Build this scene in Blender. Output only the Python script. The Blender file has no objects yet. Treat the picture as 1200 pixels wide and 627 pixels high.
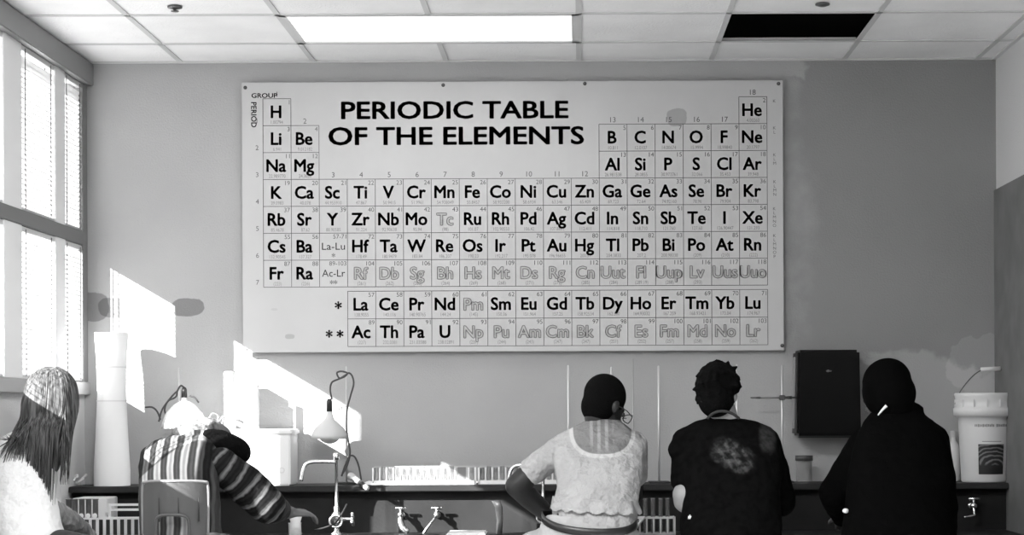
import bpy, bmesh, math, random
from mathutils import Vector, Matrix, Euler
random.seed(7)
sc = bpy.context.scene
COL = sc.collection
# ---------------------------------------------------------------- camera
F = 2215.0; EYE = 1.22; ZW = 9.0           # focal length in px, eye height, distance of the back wall
VX, VY = 680.0, 480.0                      # principal point in the 1200x627 frame
cam_d = bpy.data.cameras.new('camera'); cam = bpy.data.objects.new('camera', cam_d); COL.objects.link(cam)
cam_d.sensor_width = 36; cam_d.lens = F/1200*36
cam_d.shift_x = -(VX-600)/1200; cam_d.shift_y = (VY-313.5)/1200
cam.matrix_world = Matrix.Translation((0, 0, EYE)) @ Matrix.Rotation(math.radians(90), 4, 'X') @ Matrix.Rotation(math.radians(-0.25), 4, 'Z')
sc.camera = cam
# ---------------------------------------------------------------- sky, sun, exposure
sc.view_settings.view_transform = 'Standard'; sc.view_settings.look = 'None'
sc.view_settings.gamma = 1; sc.view_settings.use_curve_mapping = False
sc.view_settings.exposure = 0.0
world = bpy.data.worlds.new('sky'); sc.world = world; world.use_nodes = True
world.node_tree.nodes['Background'].inputs[0].default_value = (1, 1, 1, 1)
world.node_tree.nodes['Background'].inputs[1].default_value = 3.8
SUN = Vector((1.3, 1.0, -0.767))
sd = bpy.data.lights.new('sun', 'SUN'); sd.energy = 30.0; sd.angle = math.radians(0.5)
so = bpy.data.objects.new('sun', sd); COL.objects.link(so)
so.rotation_euler = SUN.to_track_quat('-Z', 'Y').to_euler()
def area(name, loc, size, energy, rot):
    l = bpy.data.lights.new(name, 'AREA'); l.shape = 'RECTANGLE'; l.size, l.size_y = size; l.energy = energy
    o = bpy.data.objects.new(name, l); COL.objects.link(o); o.location = loc; o.rotation_euler = rot; return o
WINDOW_E, LAMP_E = 20, 105
# daylight entering through the window bays (placed just inside the blinds, facing the room)
for nm, zc, hh, en in (('window_daylight', 1.69, .62, WINDOW_E*.85), ('window_daylight_upper', 2.43, .7, WINDOW_E*.15)):
    wl = area(nm, (0, 0, 0), (4.5, hh), en, (0, 0, 0))
    wl.matrix_world = Matrix(((0, 0, -1, -2.31), (1, 0, 0, 6.62), (0, -1, 0, zc), (0, 0, 0, 1)))

# ---------------------------------------------------------------- helpers
def at(px, py, Y): return Vector(((px-VX)*Y/F, Y, EYE+(VY-py)*Y/F))
def m_(r, Y): return r*Y/F
MATS = {}
def mat(name, v, rough=.6, metal=0, bump=0, bscale=40, spec=.5, var=0, vscale=6, trans=0, alpha=1, sheen=0, transl=0):
    if name in MATS: return MATS[name]
    m = bpy.data.materials.new(name); m.use_nodes = True; nt = m.node_tree; b = nt.nodes['Principled BSDF']
    b.inputs['Base Color'].default_value = (v, v, v, 1); b.inputs['Roughness'].default_value = rough
    b.inputs['Metallic'].default_value = metal; b.inputs['Specular IOR Level'].default_value = spec
    b.inputs['Transmission Weight'].default_value = trans; b.inputs['Alpha'].default_value = alpha
    b.inputs['Sheen Weight'].default_value = sheen
    tc = nt.nodes.new('ShaderNodeTexCoord')
    if var:
        n = nt.nodes.new('ShaderNodeTexNoise'); n.inputs['Scale'].default_value = vscale; n.inputs['Detail'].default_value = 5
        r = nt.nodes.new('ShaderNodeMapRange'); r.inputs[1].default_value = .3; r.inputs[2].default_value = .7
        r.inputs[3].default_value = v*(1-var); r.inputs[4].default_value = v*(1+var)
        nt.links.new(tc.outputs['Object'], n.inputs['Vector']); nt.links.new(n.outputs[0], r.inputs[0]); nt.links.new(r.outputs[0], b.inputs['Base Color'])
    if bump:
        n = nt.nodes.new('ShaderNodeTexNoise'); n.inputs['Scale'].default_value = bscale; n.inputs['Detail'].default_value = 4
        bp = nt.nodes.new('ShaderNodeBump'); bp.inputs['Strength'].default_value = 1; bp.inputs['Distance'].default_value = bump
        nt.links.new(tc.outputs['Object'], n.inputs['Vector']); nt.links.new(n.outputs[0], bp.inputs['Height']); nt.links.new(bp.outputs[0], b.inputs['Normal'])
    if transl:
        t = nt.nodes.new('ShaderNodeBsdfTranslucent'); t.inputs[0].default_value = (v, v, v, 1)
        mx = nt.nodes.new('ShaderNodeMixShader'); mx.inputs[0].default_value = transl
        nt.links.new(b.outputs[0], mx.inputs[1]); nt.links.new(t.outputs[0], mx.inputs[2]); nt.links.new(mx.outputs[0], nt.nodes['Material Output'].inputs[0])
    MATS[name] = m; return m
class G:                                    # small node-expression builder
    def __init__(s, m): s.nt = m.node_tree; s.m = m; s.b = s.nt.nodes['Principled BSDF']
    def f(s, op, *a):
        n = s.nt.nodes.new('ShaderNodeMath'); n.operation = op
        for i, x in enumerate(a):
            if isinstance(x, (int, float)): n.inputs[i].default_value = x
            else: s.nt.links.new(x, n.inputs[i])
        return n.outputs[0]
    def coords(s, kind='Object'):
        tc = s.nt.nodes.new('ShaderNodeTexCoord'); sp = s.nt.nodes.new('ShaderNodeSeparateXYZ')
        s.nt.links.new(tc.outputs[kind], sp.inputs[0]); s.vec = tc.outputs[kind]; return sp.outputs
    def noise(s, scale, detail=4, vec=None):
        n = s.nt.nodes.new('ShaderNodeTexNoise'); n.inputs['Scale'].default_value = scale; n.inputs['Detail'].default_value = detail
        s.nt.links.new(vec or s.vec, n.inputs['Vector']); return n.outputs[0]
    def step(s, x, a, b, lo=0., hi=1.):
        r = s.nt.nodes.new('ShaderNodeMapRange'); r.interpolation_type = 'SMOOTHSTEP'
        r.inputs[1].default_value = a; r.inputs[2].default_value = b; r.inputs[3].default_value = lo; r.inputs[4].default_value = hi
        s.nt.links.new(x, r.inputs[0]); return r.outputs[0]
    def ell(s, x, z, x0, z0, rx, rz, w=None, e0=.9, e1=1.0, rot=0):
        dx = s.f('SUBTRACT', x, x0); dz = s.f('SUBTRACT', z, z0)
        if rot:
            c, q = math.cos(rot), math.sin(rot)
            dx, dz = s.f('ADD', s.f('MULTIPLY', dx, c), s.f('MULTIPLY', dz, q)), s.f('SUBTRACT', s.f('MULTIPLY', dz, c), s.f('MULTIPLY', dx, q))
        a = s.f('POWER', s.f('ABSOLUTE', s.f('DIVIDE', dx, rx)), 2.6); b = s.f('POWER', s.f('ABSOLUTE', s.f('DIVIDE', dz, rz)), 2.6)
        r = s.f('ADD', a, b)
        if w is not None: r = s.f('ADD', r, s.f('MULTIPLY', s.f('SUBTRACT', w, .5), 1.2))
        return s.step(r, e0, e1, 1., 0.)
    def out(s, x): s.nt.links.new(x, s.b.inputs['Base Color'])

def put(o, parent=None):
    COL.objects.link(o)
    if parent is not None: o.parent = parent
    return o
def bm_obj(name, bm, m, parent=None, loc=None, smooth=False):
    """one mesh object; vertices of bm are in world space, origin moved to the parent (or loc)"""
    off = None
    if parent is not None: off = origin(parent)
    elif loc is not None: off = Vector(loc)
    if off is not None: bmesh.ops.translate(bm, verts=bm.verts, vec=-off)
    me = bpy.data.meshes.new(name); bm.normal_update(); bm.to_mesh(me); bm.free()
    if smooth:
        for p in me.polygons: p.use_smooth = True
    for x in (m if isinstance(m, (list, tuple)) else [m]): me.materials.append(x)
    o = put(bpy.data.objects.new(name, me), parent)
    if parent is None and loc is not None: o.location = loc
    return o
def origin(o):
    v = Vector(o.location)
    while o.parent is not None: o = o.parent; v += Vector(o.location)
    return v
def tag(o, label=None, cat=None, group=None, kind=None):
    if label: o['label'] = label
    if cat: o['category'] = cat
    if group: o['group'] = group
    if kind: o['kind'] = kind
    return o
def thing(name, label, cat, loc=(0, 0, 0), group=None):
    o = bpy.data.objects.new(name, None); o.empty_display_size = .05; put(o); o.location = loc
    return tag(o, label, cat, group)
def box(bm, a, b, bev=0, M=None):
    a, b = Vector(a), Vector(b); c = (a+b)/2; d = b-a
    r = bmesh.ops.create_cube(bm, size=1); vs = r['verts']
    bmesh.ops.scale(bm, vec=(abs(d.x), abs(d.y), abs(d.z)), verts=vs)
    if bev:
        es = list({e for v in vs for e in v.link_edges})
        rr = bmesh.ops.bevel(bm, geom=es, offset=bev, segments=2, affect='EDGES', clamp_overlap=True)
        vs = list({v for f in rr['faces'] for v in f.verts} | {v for v in vs if v.is_valid})
        vs = list({v for v in vs if v.is_valid})
        s = set(vs); st = list(vs)
        while st:
            v = st.pop()
            for e in v.link_edges:
                w = e.other_vert(v)
                if w not in s: s.add(w); st.append(w)
        vs = list(s)
    if M is not None: bmesh.ops.transform(bm, matrix=M, verts=vs)
    bmesh.ops.translate(bm, verts=vs, vec=c)
    return vs
def ball(bm, c, r, rot=None, seg=20):
    vs = bmesh.ops.create_uvsphere(bm, u_segments=seg, v_segments=max(8, seg*2//3), radius=1)['verts']
    r = (r, r, r) if isinstance(r, (int, float)) else r
    M = Matrix.Translation(Vector(c)) @ (rot.to_4x4() if rot is not None else Matrix()) @ Matrix.Diagonal((*r, 1))
    bmesh.ops.transform(bm, matrix=M, verts=vs); return vs
def cone(bm, p1, r1, p2, r2, seg=16, caps=True):
    p1, p2 = Vector(p1), Vector(p2); d = p2-p1
    if d.length < 1e-6: return
    M = Matrix.Translation((p1+p2)/2) @ d.to_track_quat('Z', 'Y').to_matrix().to_4x4()
    bmesh.ops.create_cone(bm, cap_ends=caps, segments=seg, radius1=r1, radius2=r2, depth=d.length, matrix=M)
def capsule(bm, p1, r1, p2, r2, seg=16):
    ball(bm, p1, r1, seg=seg); ball(bm, p2, r2, seg=seg); cone(bm, p1, r1, p2, r2, seg)
def chain(bm, pts):                          # [(point, radius), ...] of joined capsules
    for (a, ra), (b, rb) in zip(pts, pts[1:]): capsule(bm, a, ra, b, rb)
def loft(bm, secs, seg=28, power=2.3):       # [(centre, rx, ry)] horizontal superellipse sections, closed
    rings = []
    for c, rx, ry in secs:
        ring = []
        for i in range(seg):
            t = 2*math.pi*i/seg; ct, st = math.cos(t), math.sin(t)
            ring.append(bm.verts.new((c[0]+rx*math.copysign(abs(ct)**(2/power), ct), c[1]+ry*math.copysign(abs(st)**(2/power), st), c[2])))
        rings.append(ring)
    for a, b in zip(rings, rings[1:]):
        for i in range(seg): bm.faces.new((a[i], a[(i+1) % seg], b[(i+1) % seg], b[i]))
    bm.faces.new(rings[0]); bm.faces.new(rings[-1][::-1])
    bmesh.ops.recalc_face_normals(bm, faces=bm.faces)
def lathe(bm, prof, c, seg=32, M=None):      # prof [(r, z)] about the vertical through c
    rings = []; new = []
    for r, z in prof:
        ring = [bm.verts.new((r*math.cos(2*math.pi*i/seg), r*math.sin(2*math.pi*i/seg), z)) for i in range(seg)]
        rings.append(ring); new += ring
    for a, b in zip(rings, rings[1:]):
        for i in range(seg): bm.faces.new((a[i], a[(i+1) % seg], b[(i+1) % seg], b[i]))
    T = Matrix.Translation(Vector(c)) @ (M if M is not None else Matrix())
    bmesh.ops.transform(bm, matrix=T, verts=new)
def crom(pts, n=8):
    P = [Vector(p) for p in pts]; P = [P[0]*2-P[1]]+P+[P[-1]*2-P[-2]]; out = []
    for i in range(1, len(P)-2):
        for k in range(n):
            t = k/n; a, b, c, d = P[i-1], P[i], P[i+1], P[i+2]
            out.append(.5*((2*b)+(c-a)*t+(2*a-5*b+4*c-d)*t*t+(3*b-a-3*c+d)*t**3))
    out.append(P[-2]); return out
def tube(bm, pts, r, seg=8, smooth=True, n=8):
    P = crom(pts, n) if smooth else [Vector(p) for p in pts]
    rr = (lambda t: r) if isinstance(r, (int, float)) else r
    rings = []; up = Vector((0, 0, 1))
    prev = None
    for i, p in enumerate(P):
        d = (P[min(i+1, len(P)-1)]-P[max(i-1, 0)]).normalized()
        if prev is None:
            x = d.cross(up); x = d.cross(Vector((1, 0, 0))) if x.length < .1 else x
        else: x = prev - d*prev.dot(d)
        x.normalize(); prev = x; y = d.cross(x)
        q = rr(i/(len(P)-1))
        rings.append([bm.verts.new(p+x*q*math.cos(2*math.pi*k/seg)+y*q*math.sin(2*math.pi*k/seg)) for k in range(seg)])
    for a, b in zip(rings, rings[1:]):
        for k in range(seg): bm.faces.new((a[k], a[(k+1) % seg], b[(k+1) % seg], b[k]))
    bm.faces.new(rings[0][::-1]); bm.faces.new(rings[-1])
def organic(name, fn, m, parent=None, voxel=.009, it=6, noise=None):
    """union of the primitives fn(bm) draws, remeshed into one continuous smooth surface"""
    bm = bmesh.new(); fn(bm); me = bpy.data.meshes.new('t'); bm.to_mesh(me); bm.free()
    t = bpy.data.objects.new('t', me); COL.objects.link(t)
    r = t.modifiers.new('r', 'REMESH'); r.mode = 'VOXEL'; r.voxel_size = voxel
    s = t.modifiers.new('s', 'SMOOTH'); s.iterations = it; s.factor = .5
    if noise:
        tx = bpy.data.textures.new('n', 'CLOUDS'); tx.noise_scale = noise[1]
        d = t.modifiers.new('d', 'DISPLACE'); d.texture = tx; d.strength = noise[0]; d.texture_coords = 'GLOBAL'; d.mid_level = .5
    dg = bpy.context.evaluated_depsgraph_get(); dg.update()
    me2 = bpy.data.meshes.new_from_object(t.evaluated_get(dg)); bpy.data.objects.remove(t)
    me2.name = name; me2.materials.clear(); me2.materials.append(m)
    if parent is not None: me2.transform(Matrix.Translation(-origin(parent)))
    for p in me2.polygons: p.use_smooth = True
    return put(bpy.data.objects.new(name, me2), parent)
def copy_tree(o, parent=None):
    kids = list(o.children); c = o.copy(); COL.objects.link(c); c.parent = parent
    for k in kids: copy_tree(k, c)
    return c

# ---------------------------------------------------------------- materials
M_ceil = mat('ceiling_tile', .88, .9, bump=.004, bscale=90, var=.05, vscale=3)
M_tbar = mat('painted_metal_grid', .6, .5)
M_floor = mat('vinyl_floor', .6, .35, var=.15, vscale=2)
M_frame = mat('window_frame_metal', .3, .45, .1); M_mull = mat('mullion_paint', .8, .5)
M_white = mat('white_plastic', .82, .4)
M_black = mat('black_plastic', .012, .35)
M_chrome = mat('chrome', .85, .22, 1)
M_alu = mat('aluminium_rod', .72, .45, .6)
M_rubber = mat('black_rubber', .02, .5)
M_bench = mat('black_epoxy_bench', .02, .5, var=.25, vscale=5, spec=.3)
M_glass = mat('clear_glass', .95, .05, trans=.0, alpha=.38, spec=.8)
M_paper = mat('white_paper', .85, .8)
M_slat = mat('blind_slat', .8, .5, transl=.45)
M_slat2 = mat('blind_slat_closed', .8, .5, transl=.5)

# ---------------------------------------------------------------- room shell
XL, XR, CEIL, YB, YF = -2.36, 1.985, 2.88, 9.0, -1.5
def wall_material():
    m = mat('painted_wall', .44, .85, bump=.002, bscale=120); g = G(m); x, y, z = g.coords()
    n = g.noise(2.2, 6); n2 = g.noise(14, 4)
    base = g.step(n, .3, .7, .39, .42)
    def px(v): return (v-VX)*ZW/F
    def pz(v): return EYE+(VY-v)*ZW/F
    def sc_(v): return v*ZW/F
    # broad upper-right patch: discolouration plus dimmer light painted into the colour, edges ragged
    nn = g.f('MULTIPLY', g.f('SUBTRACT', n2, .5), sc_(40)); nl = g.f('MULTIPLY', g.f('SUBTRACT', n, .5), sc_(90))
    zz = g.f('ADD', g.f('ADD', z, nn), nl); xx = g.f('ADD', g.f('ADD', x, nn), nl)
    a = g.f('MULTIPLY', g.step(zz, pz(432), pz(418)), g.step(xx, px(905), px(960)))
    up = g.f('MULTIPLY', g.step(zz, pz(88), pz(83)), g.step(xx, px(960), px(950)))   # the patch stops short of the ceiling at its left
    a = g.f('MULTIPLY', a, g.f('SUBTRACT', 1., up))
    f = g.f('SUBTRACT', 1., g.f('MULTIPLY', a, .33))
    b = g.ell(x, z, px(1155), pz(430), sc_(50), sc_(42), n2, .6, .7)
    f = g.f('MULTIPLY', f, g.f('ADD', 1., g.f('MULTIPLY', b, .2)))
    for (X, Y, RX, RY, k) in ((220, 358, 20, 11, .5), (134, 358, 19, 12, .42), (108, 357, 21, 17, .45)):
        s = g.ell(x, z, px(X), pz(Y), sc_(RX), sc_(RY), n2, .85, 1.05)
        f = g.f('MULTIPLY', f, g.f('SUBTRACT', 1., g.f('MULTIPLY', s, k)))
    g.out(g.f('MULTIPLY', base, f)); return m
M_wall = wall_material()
M_wall2 = mat('side_wall_paint', .62, .85, bump=.002, bscale=120)
def slab(name, a, b, m, kind='structure'):
    bm = bmesh.new(); box(bm, a, b); o = bm_obj(name, bm, m); o['kind'] = kind; return o
slab('floor', (XL-.2, YF-.2, -.1), (XR+.2, YB+.2, 0), M_floor)
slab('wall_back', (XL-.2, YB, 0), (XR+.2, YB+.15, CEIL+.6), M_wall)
slab('wall_front', (XL-.2, YF-.15, 0), (XR+.2, YF, CEIL), M_wall2)
# right wall: lighter paint above a darker grey lower band that the photo shows ending at a hard edge
slab('wall_right', (XR, YF, 0), (XR+.15, YB, CEIL), M_wall2)
# tall grey panel standing on the right wall
def right_panel():
    m = mat('dark_grey_wall_panel', .16, .7, var=.15, vscale=7)
    bm = bmesh.new(); box(bm, (XR-.012, 5.6, .08), (XR, YB, EYE+(VY-225)*ZW/F), .003)
    o = bm_obj('wall_panel', bm, m)
    tag(o, 'dark grey flat panel on the right side wall beside the bucket', 'panel')
right_panel()
# window wall: sill wall, head beam, mullions; bays given as distance s from the back wall
SILL, TR0, TR1, HEAD = 1.36, 2.01, 2.065, 2.80
BAYS = [(.08, .38), (.54, 1.05), (1.30, 1.95), (2.15, 2.85), (3.05, 3.75), (3.95, 4.65)]
def bayY(s): return YB-s
slab('wall_left', (XL-.2, YF, 0), (XL, YB, SILL-.06), M_wall2)
bm = bmesh.new(); box(bm, (XL-.2, YF, HEAD), (XL, YB, CEIL+.1)); box(bm, (XL-.2, YF, SILL-.06), (XL, YB-4.65, HEAD))
o = bm_obj('wall_left_upper', bm, M_wall2); o['kind'] = 'structure'
bm = bmesh.new(); box(bm, (XL-.04, YB-4.65, HEAD-.03), (XL+.05, YB, HEAD+.075), .004)
o = bm_obj('trim_1', bm, mat('window_head_trim', .22, .5)); o['kind'] = 'structure'
bm = bmesh.new(); box(bm, (XL-.2, YB-4.65, SILL-.06), (XL+.03, YB, SILL), .004)
o = bm_obj('trim_2', bm, mat('window_sill_paint', .35, .5)); o['kind'] = 'structure'
bm = bmesh.new(); box(bm, (XL-.05, YB-.085, SILL), (XL+.018, YB, HEAD), .003)
o = bm_obj('trim_3', bm, mat('corner_pier_paint', .2, .6)); o['kind'] = 'structure'
for i, (s0, s1) in enumerate(BAYS):
    w = thing('window_%d' % (i+1), None, None, (XL-.04, bayY((s0+s1)/2), SILL)); w['kind'] = 'structure'
    bm = bmesh.new(); y0, y1 = bayY(s1), bayY(s0)
    e = BAYS[i+1][0] if i+1 < len(BAYS) else s1+.05
    box(bm, (XL-.06, bayY(e), SILL), (XL+.016, y0, HEAD), .003)          # mullion towards the camera
    box(bm, (XL-.06, y0, TR0), (XL-.012, y1, TR1), .003)                # transom
    box(bm, (XL-.06, y0, SILL), (XL-.03, y1, SILL+.03)); box(bm, (XL-.06, y0, HEAD-.03), (XL-.03, y1, HEAD))
    fr = bm_obj('window_frame', bm, M_mull, w)
# heavy transom rail running in front of the blinds
bm = bmesh.new(); box(bm, (XL-.012, YB-4.65, TR0-.005), (XL+.022, YB-.085, TR1+.005), .004)
o = bm_obj('trim_4', bm, mat('transom_rail_paint', .16, .5)); o['kind'] = 'structure'
# venetian blinds, one per light
def blind(y0, y1, z0, z1, tilt, w, m, label, group):
    t = thing('venetian_blind', label, 'blind', (XL+.004, (y0+y1)/2, z1), group)
    bm = bmesh.new(); box(bm, (XL-.012, y0, z1-.022), (XL+.012, y1, z1), .002); bm_obj('headrail', bm, mat('blind_rail', .6, .4), t)
    bm = bmesh.new(); z = z0+.02; n = int((z1-.03-z0-.02)/.0215)
    for k in range(n):
        zz = z0+.02+k*.0215
        M = Matrix.Rotation(tilt, 4, 'Y')
        box(bm, (XL-w/2, y0+.004, zz-.0005), (XL+w/2, y1-.004, zz+.0005), 0, M)
    bm_obj('slats', bm, m, t)
    bm = bmesh.new(); box(bm, (XL-.011, y0+.003, z0+.003), (XL+.011, y1-.003, z0+.014), .002); bm_obj('bottom_rail', bm, mat('blind_rail', .6, .4), t)
    bm = bmesh.new()
    for yy in ((y0+.12*(y1-y0)), (y1-.12*(y1-y0))):
        for xx in (XL-.0125, XL+.0135): cone(bm, (xx, yy, z0+.01), .0022, (xx, yy, z1-.01), .0022, 6)
    bm_obj('ladder_cord', bm, mat('blind_cord', .1, .8), t)
for i, (s0, s1) in enumerate(BAYS):
    y0, y1 = bayY(s1), bayY(s0)
    near = ['nearest the room corner', 'in the second window from the room corner', '%s window from the room corner' % ['in the third', 'in the fourth', 'in the fifth', 'in the sixth'][max(0, i-2)]][min(i, 2)]
    blind(y0, y1, TR1+.006, HEAD-.03, math.radians(-64), .027, M_slat2, 'closed white venetian blind above the rail, '+near, 'blinds above the window rail')
    blind(y0, y1, SILL+.002, TR0-.006, math.radians(33), .025, M_slat, 'open white venetian blind below the rail, '+near, 'blinds below the window rail')

# ---------------------------------------------------------------- ceiling
TX = .631; GY = [YB-.451-k*.62 for k in range(18)]      # grid lines across the room
bm = bmesh.new(); bmG = bmesh.new()
xs = [XL]+[TX*k for k in range(-3, 4)]+[XR]
ys = [YB]+[y for y in GY if y > YF]+[YF]
FIX = []
for j in range(len(ys)-1):
    for i in range(len(xs)-1):
        x0, x1, yb, ya = xs[i], xs[i+1], ys[j], ys[j+1]
        if j == 1 and i == 5: continue                      # the missing tile
        if j in (1, 6, 11) and i in (2, 3): continue            # light fixtures
        g = .006
        box(bm, (x0+g, ya+g, CEIL+.004), (x1-g, yb-g, CEIL+.02))
o = bm_obj('ceiling', bm, M_ceil); o['kind'] = 'structure'
bm = bmesh.new()
for x in xs[1:-1]:
    hole = abs(x+TX) < .01
    segs = [(YF, YB)] if not hole else [(YF, ys[12]), (ys[11], ys[7]), (ys[6], ys[2]), (ys[1], YB)]
    for a, b in segs: box(bm, (x-.012, a, CEIL-.001), (x+.012, b, CEIL+.004))
for y in ys[1:-1]: box(bm, (XL, y-.012, CEIL-.001), (XR, y+.012, CEIL+.004))
box(bm, (XL, YB-.02, CEIL-.004), (XR, YB, CEIL+.004)); box(bm, (XR-.02, YF, CEIL-.004), (XR, YB, CEIL+.004))
o = bm_obj('ceiling_grid', bm, M_tbar); o['kind'] = 'structure'
bm = bmesh.new(); z0, z1 = CEIL+.02, CEIL+.5
box(bm, (XL-.2, YF-.2, z0), (XL-.0, YB+.2, z1)); box(bm, (XR, YF-.2, z0), (XR+.2, YB+.2, z1)); box(bm, (XL-.2, YF-.2, z0), (XR+.2, YF, z1)); box(bm, (XL-.2, YB-.01, z0), (XR+.2, YB+.0, z1))
o = bm_obj('wall_plenum', bm, mat('plenum_dark', .02, .9)); o['kind'] = 'structure'
slab('ceiling_plenum', (XL-.2, YF-.2, CEIL+.5), (XR+.2, YB+.2, CEIL+.6), mat('plenum_dark', .02, .9))
bm = bmesh.new(); tube(bm, [(.4, 7.7, CEIL+.2), (.9, 8.2, CEIL+.22), (1.6, 8.4, CEIL+.2)], .06, 12)
tag(bm_obj('air_duct', bm, mat('duct', .05, .6), smooth=True), 'dark flexible duct glimpsed in the opening where a ceiling tile is missing', 'duct')
# light fixtures: a 2x4 troffer with a glowing diffuser
def troffer(j, label):
    y0, y1, x0, x1 = ys[j+1], ys[j], xs[2], xs[4]
    t = thing('ceiling_light', label, 'ceiling light', ((x0+x1)/2, (y0+y1)/2, CEIL), 'recessed ceiling lights')
    bm = bmesh.new(); b = .03
    for A, B in (((x0, y0), (x1, y0+b)), ((x0, y1-b), (x1, y1)), ((x0, y0), (x0+b, y1)), ((x1-b, y0), (x1, y1))):
        box(bm, (A[0], A[1], CEIL-.002), (B[0], B[1], CEIL+.02))
    bm_obj('frame', bm, M_tbar, t)
    bm = bmesh.new(); box(bm, (x0, y0, CEIL+.06), (x1, y1, CEIL+.08)); bm_obj('housing', bm, M_white, t)
    m = bpy.data.materials.get('diffuser')
    if not m:
        m = bpy.data.materials.new('diffuser'); m.use_nodes = True
        b_ = m.node_tree.nodes['Principled BSDF']; b_.inputs['Emission Color'].default_value = (1, 1, 1, 1); b_.inputs['Emission Strength'].default_value = 1.15
        b_.inputs['Base Color'].default_value = (.7, .7, .7, 1)
    bm = bmesh.new(); box(bm, (x0+b, y0+b, CEIL+.004), (x1-b, y1-b, CEIL+.012)); bm_obj('diffuser', bm, m, t)
    l = area('lamp_light', (0, 0, -.01), (1.15, .5), LAMP_E*(.035 if j == 1 else 1), (0, 0, 0)); l.parent = t
troffer(1, 'bright long rectangular ceiling light close above the periodic table chart')
troffer(6, 'second ceiling light from the chart wall, over the middle of the room')
troffer(11, 'third ceiling light from the chart wall, furthest back in the room')
# sprinkler heads
def sprinkler(px, py, Y, label):
    p = at(px, py, Y); t = thing('fire_sprinkler', label, 'sprinkler', (p.x, Y, CEIL), 'ceiling sprinklers')
    bm = bmesh.new(); lathe(bm, [(.001, 0), (.03, 0), (.03, -.006), (.012, -.012), (.001, -.012)], (p.x, Y, CEIL), 20); bm_obj('escutcheon', bm, mat('sprinkler_metal', .12, .4, .7), t, smooth=True)
    bm = bmesh.new(); cone(bm, (p.x, Y, CEIL), .009, (p.x, Y, p.z+.03), .006, 10)
    for s in (-1, 1): tube(bm, [(p.x, Y, p.z+.035), (p.x+s*.012, Y, p.z+.02), (p.x, Y, p.z+.003)], .002, 6)
    bm_obj('body', bm, mat('sprinkler_metal', .12, .4, .7), t)
    bm = bmesh.new(); cone(bm, (p.x, Y, p.z), .016, (p.x, Y, p.z+.003), .016, 14); bm_obj('deflector', bm, mat('sprinkler_metal', .12, .4, .7), t)
sprinkler(207, 11.5, 7.75, 'small dark sprinkler head hanging from the ceiling left of the light')
sprinkler(966, 5, 7.75, 'small dark sprinkler head hanging from the ceiling near the missing tile')

# ---------------------------------------------------------------- the periodic table chart
CY = 8.955                                    # front of the board
def cx(px): return (px-VX)*CY/F
def cz(py): return EYE+(VY-py)*CY/F
PX = CY/F
chart = thing('periodic_table_chart', 'huge wall chart lettered PERIODIC TABLE OF THE ELEMENTS mounted on the back wall', 'chart', (cx(602), CY, cz(411)))
def board_material():
    m = mat('chart_board', .78, .55); g = G(m); x, y, z = g.coords()
    ox, oz = cx(602), cz(411); n = g.noise(25, 4)
    f = g.step(g.noise(3, 3), .3, .7, .51, .54)
    for X, Y, RX, RY, k in ((795, 138, 12, 11, .3), (340, 393, 6, 3, .25), (322, 361, 4, 1.5, .1)):
        s = g.ell(x, z, cx(X)-ox, cz(Y)-oz, RX*PX, RY*PX, n, .8, 1.0)
        f = g.f('MULTIPLY', f, g.f('SUBTRACT', 1., g.f('MULTIPLY', s, k)))
    g.out(f); return m
bm = bmesh.new(); box(bm, (cx(285), CY, cz(411.5)), (cx(919), CY+.018, cz(95)), .002); bm_obj('board', bm, board_material(), chart)
for X, Y in ((330, 140), (875, 140), (330, 380), (875, 380)):
    bm = bmesh.new(); box(bm, (cx(X)-.03, CY+.018, cz(Y)-.03), (cx(X)+.03, YB-.001, cz(Y)+.03)); bm_obj('standoff', bm, M_frame, chart)
INK = mat('black_ink', .012, .5); GREY = mat('grey_ink', .13, .6); GREY2 = mat('pale_grey_ink', .26, .6); HOL = mat('pale_fill_ink', .48, .6)
tc_ = bpy.data.curves.new('t', 'FONT'); to_ = bpy.data.objects.new('t', tc_); COL.objects.link(to_); tc_.resolution_u = 3
CACHE = {}
def glyphs(s, off):
    if (s, off) not in CACHE:
        tc_.body = s; tc_.offset = off; tc_.size = 1
        dg = bpy.context.evaluated_depsgraph_get(); dg.update(); ev = to_.evaluated_get(dg); me = ev.to_mesh()
        vs = [(v.co.x, v.co.y) for v in me.vertices]; fs = [tuple(p.vertices) for p in me.polygons]
        ev.to_mesh_clear(); CACHE[(s, off)] = (vs, fs)
    return CACHE[(s, off)]
_v = glyphs('H', 0)[0]; CAPH = max(p[1] for p in _v)
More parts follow.
